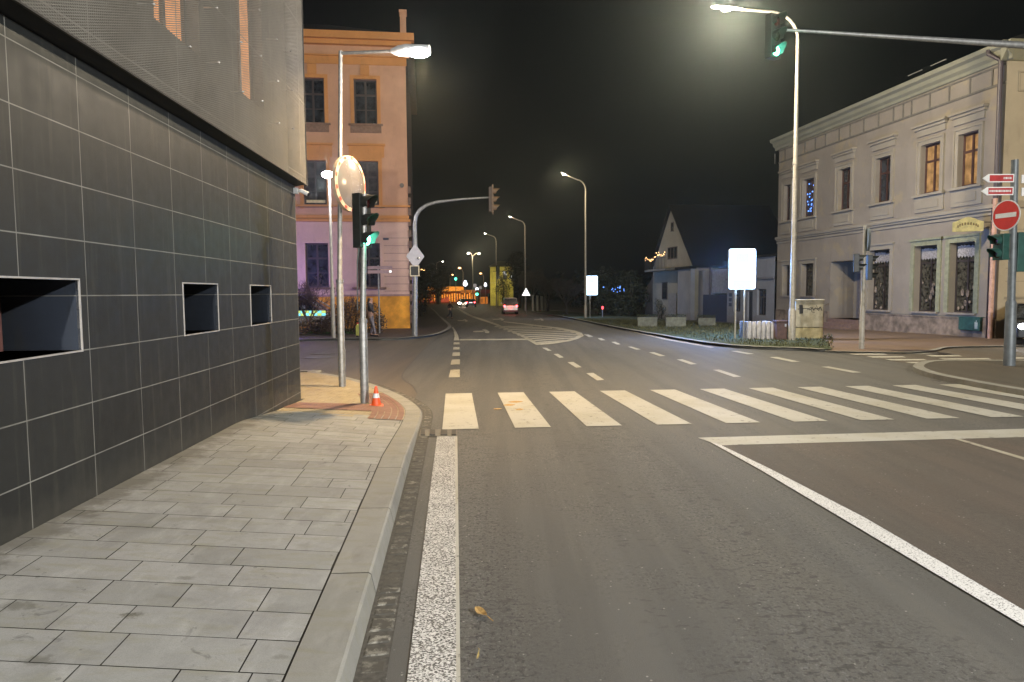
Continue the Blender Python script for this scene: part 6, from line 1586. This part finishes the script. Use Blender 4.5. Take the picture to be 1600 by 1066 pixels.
# yellow lit house with hip roof
Yy = 140; q = at(790, 475, Yy); yh = thing('lit_house', 'small yellow lit house with hipped roof right of the road end', 'house', (q.x, Yy, g(Yy)), 0); zz = lambda py: at(790, py, Yy).z - g(Yy); Wd = 48 * Yy / F
x0_ = at(766, 450, Yy).x - q.x; M_YW = simple('yellow wall', (.45, .40, .15), .9, 0, .25, 1)
MB().box(x0_, x0_ + Wd * .75, 0, 8, 0, zz(417)).build('wall', M_YW, yh)
m = MB(); e = x0_ - .3; f = x0_ + Wd * .75 + .3; m.add([(e, -.3, zz(416)), (f, -.3, zz(416)), (f, 8.3, zz(416)), (e, 8.3, zz(416)), ((e + f) / 2 - .8, 3, zz(407)), ((e + f) / 2 + .8, 5, zz(407))], [(0, 1, 5, 4), (1, 2, 5), (2, 3, 4, 5), (3, 0, 4), (0, 3, 2, 1)]); m.build('roof', S('pale hip roof', (.22, .21, .14), .8), yh)
MB().box(x0_ - .05, f - .2, -.12, 0, zz(443), zz(441)).build('ledge', S('pale ledge', (.4, .36, .2), .8), yh)
for k in range(3): MB().box(x0_ + 1.2 + k * 1.4, x0_ + 1.9 + k * 1.4, -.03, 0, zz(436), zz(424)).build('window', M_GL, yh)
lamp('AREA', (x0_ + 1.0, -5, 4.5), 190, (1, .85, .22), yh, rot=(R(80), 0, 0)).data.size = 1.2
# gantry board in front of it
q = at(778, 430, 126); gn = thing('gantry_sign', 'square dark board on a gantry bar before the yellow lit house', 'sign', (q.x, 126, g(126))); zz = lambda py: at(778, py, 126).z - g(126)
MB().box(-.35, .35, -.05, .05, zz(423.5), zz(415)).build('board', S('dark board', (.03, .03, .02), .7), gn); MB().box(-.9, 2.2, -.04, .04, zz(424.5), zz(423.5)).build('bar', S('dark board', (.03, .03, .02), .7), gn); MB().tube([(0, 0, 0), (0, 0, zz(415))], .07, 8).build('pole', M_GALV, gn)
# far signals and Christmas ornaments
def far_signal(label, px, py, Y):
    b = Vector((at(px, py, Y).x, Y, g(Y))); t = thing('traffic_light', label, 'traffic light', tuple(b), 0, 'far green signals'); z_ = at(px, py, Y).z - b.z
    MB().tube([(0, .2, 0), (0, .2, z_ + .6)], .06, 8).build('pole', M_GALV, t); MB().box(-.2, .2, -.0, .3, z_ - .25, z_ + .9).build('signal_head', M_HEAD, t); MB().sphere((0, -.03, z_), .26, 10, 8, (1, .4, 1)).build('lens', E('far green', (.08, 1, .55), 5), t, smooth=True)
    lamp('POINT', (0, -.6, z_), 12, (.1, 1, .5), t, .2)
far_signal('higher of the two far green signals, left of the white ornament', 712, 436, 140)
far_signal('lower of the two far green signals, above the dark saloon', 745.3, 460, 135)
def ornament(label, px, py, Y, w_, h_, pear):
    b = Vector((at(px, py, Y).x, Y, g(Y))); t = thing('street_ornament', label, 'light ornament', tuple(b), 0, 'white lit ornaments on poles at the road end'); z_ = at(px, py, Y).z - b.z
    W_, H_ = w_ * Y / F, h_ * Y / F; em_ = E('white ornament', (.85, .88, 1), 3.2)
    MB().tube([(0, .3, 0), (0, .3, z_ + H_ * .5)], .07, 8).build('pole', M_GALV, t)
    MB().sphere((0, 0, z_ - H_ * .1), .5, 12, 8, (W_, .3, W_)).build('globe', em_, t, smooth=True)
    if pear: MB().sphere((0, 0, z_ + H_ * .28), .5, 10, 8, (W_ * .6, .25, H_ * .45)).build('tip', em_, t, smooth=True)
ornament('large pear-shaped white light ornament over the orange building', 727, 443, 160, 7, 9.5, True)
ornament('smaller pear-shaped white light ornament beside the yellow lit house', 758.5, 445, 160, 4.5, 7, True)
ornament('round white globe light between the two pear-shaped ornaments', 745.2, 451.5, 158, 5.2, 5.2, False)
for (px, py, w_, h_, lb) in ((742, 446.5, 5, 6, 'pale square board under the twin-armed lamp'), (750.5, 449.5, 4, 4.5, 'small pale tilted board right of the globe light')):
    Y = 162; b = Vector((at(px, py, Y).x, Y, g(Y))); t = thing('road_sign', lb, 'road sign', tuple(b)); z_ = at(px, py, Y).z - b.z
    MB().box(-w_ * Y / F / 2, w_ * Y / F / 2, -.04, .04, z_ - h_ * Y / F / 2, z_ + h_ * Y / F / 2).build('plate', E('dim lit board', (.85, .75, .70), .28), t); MB().tube([(0, .1, 0), (0, .1, z_)], .06, 6).build('pole', M_GALV, t)

# ---------------------------------------------------------------- haze
if HAZE:
    t = NT('night haze'); t.n.remove(t.b); v = t.n.new('ShaderNodeVolumePrincipled'); v.inputs['Color'].default_value = (.82, .95, .95, 1)
    v.inputs['Density'].default_value = HAZE; v.inputs['Anisotropy'].default_value = .87; t.l.new(v.outputs[0], t.out.inputs['Volume'])
    m = MB(); m.box(-130, 140, -30, 245, -1.85, 28); struct(m.build('haze', t.m), 'stuff')
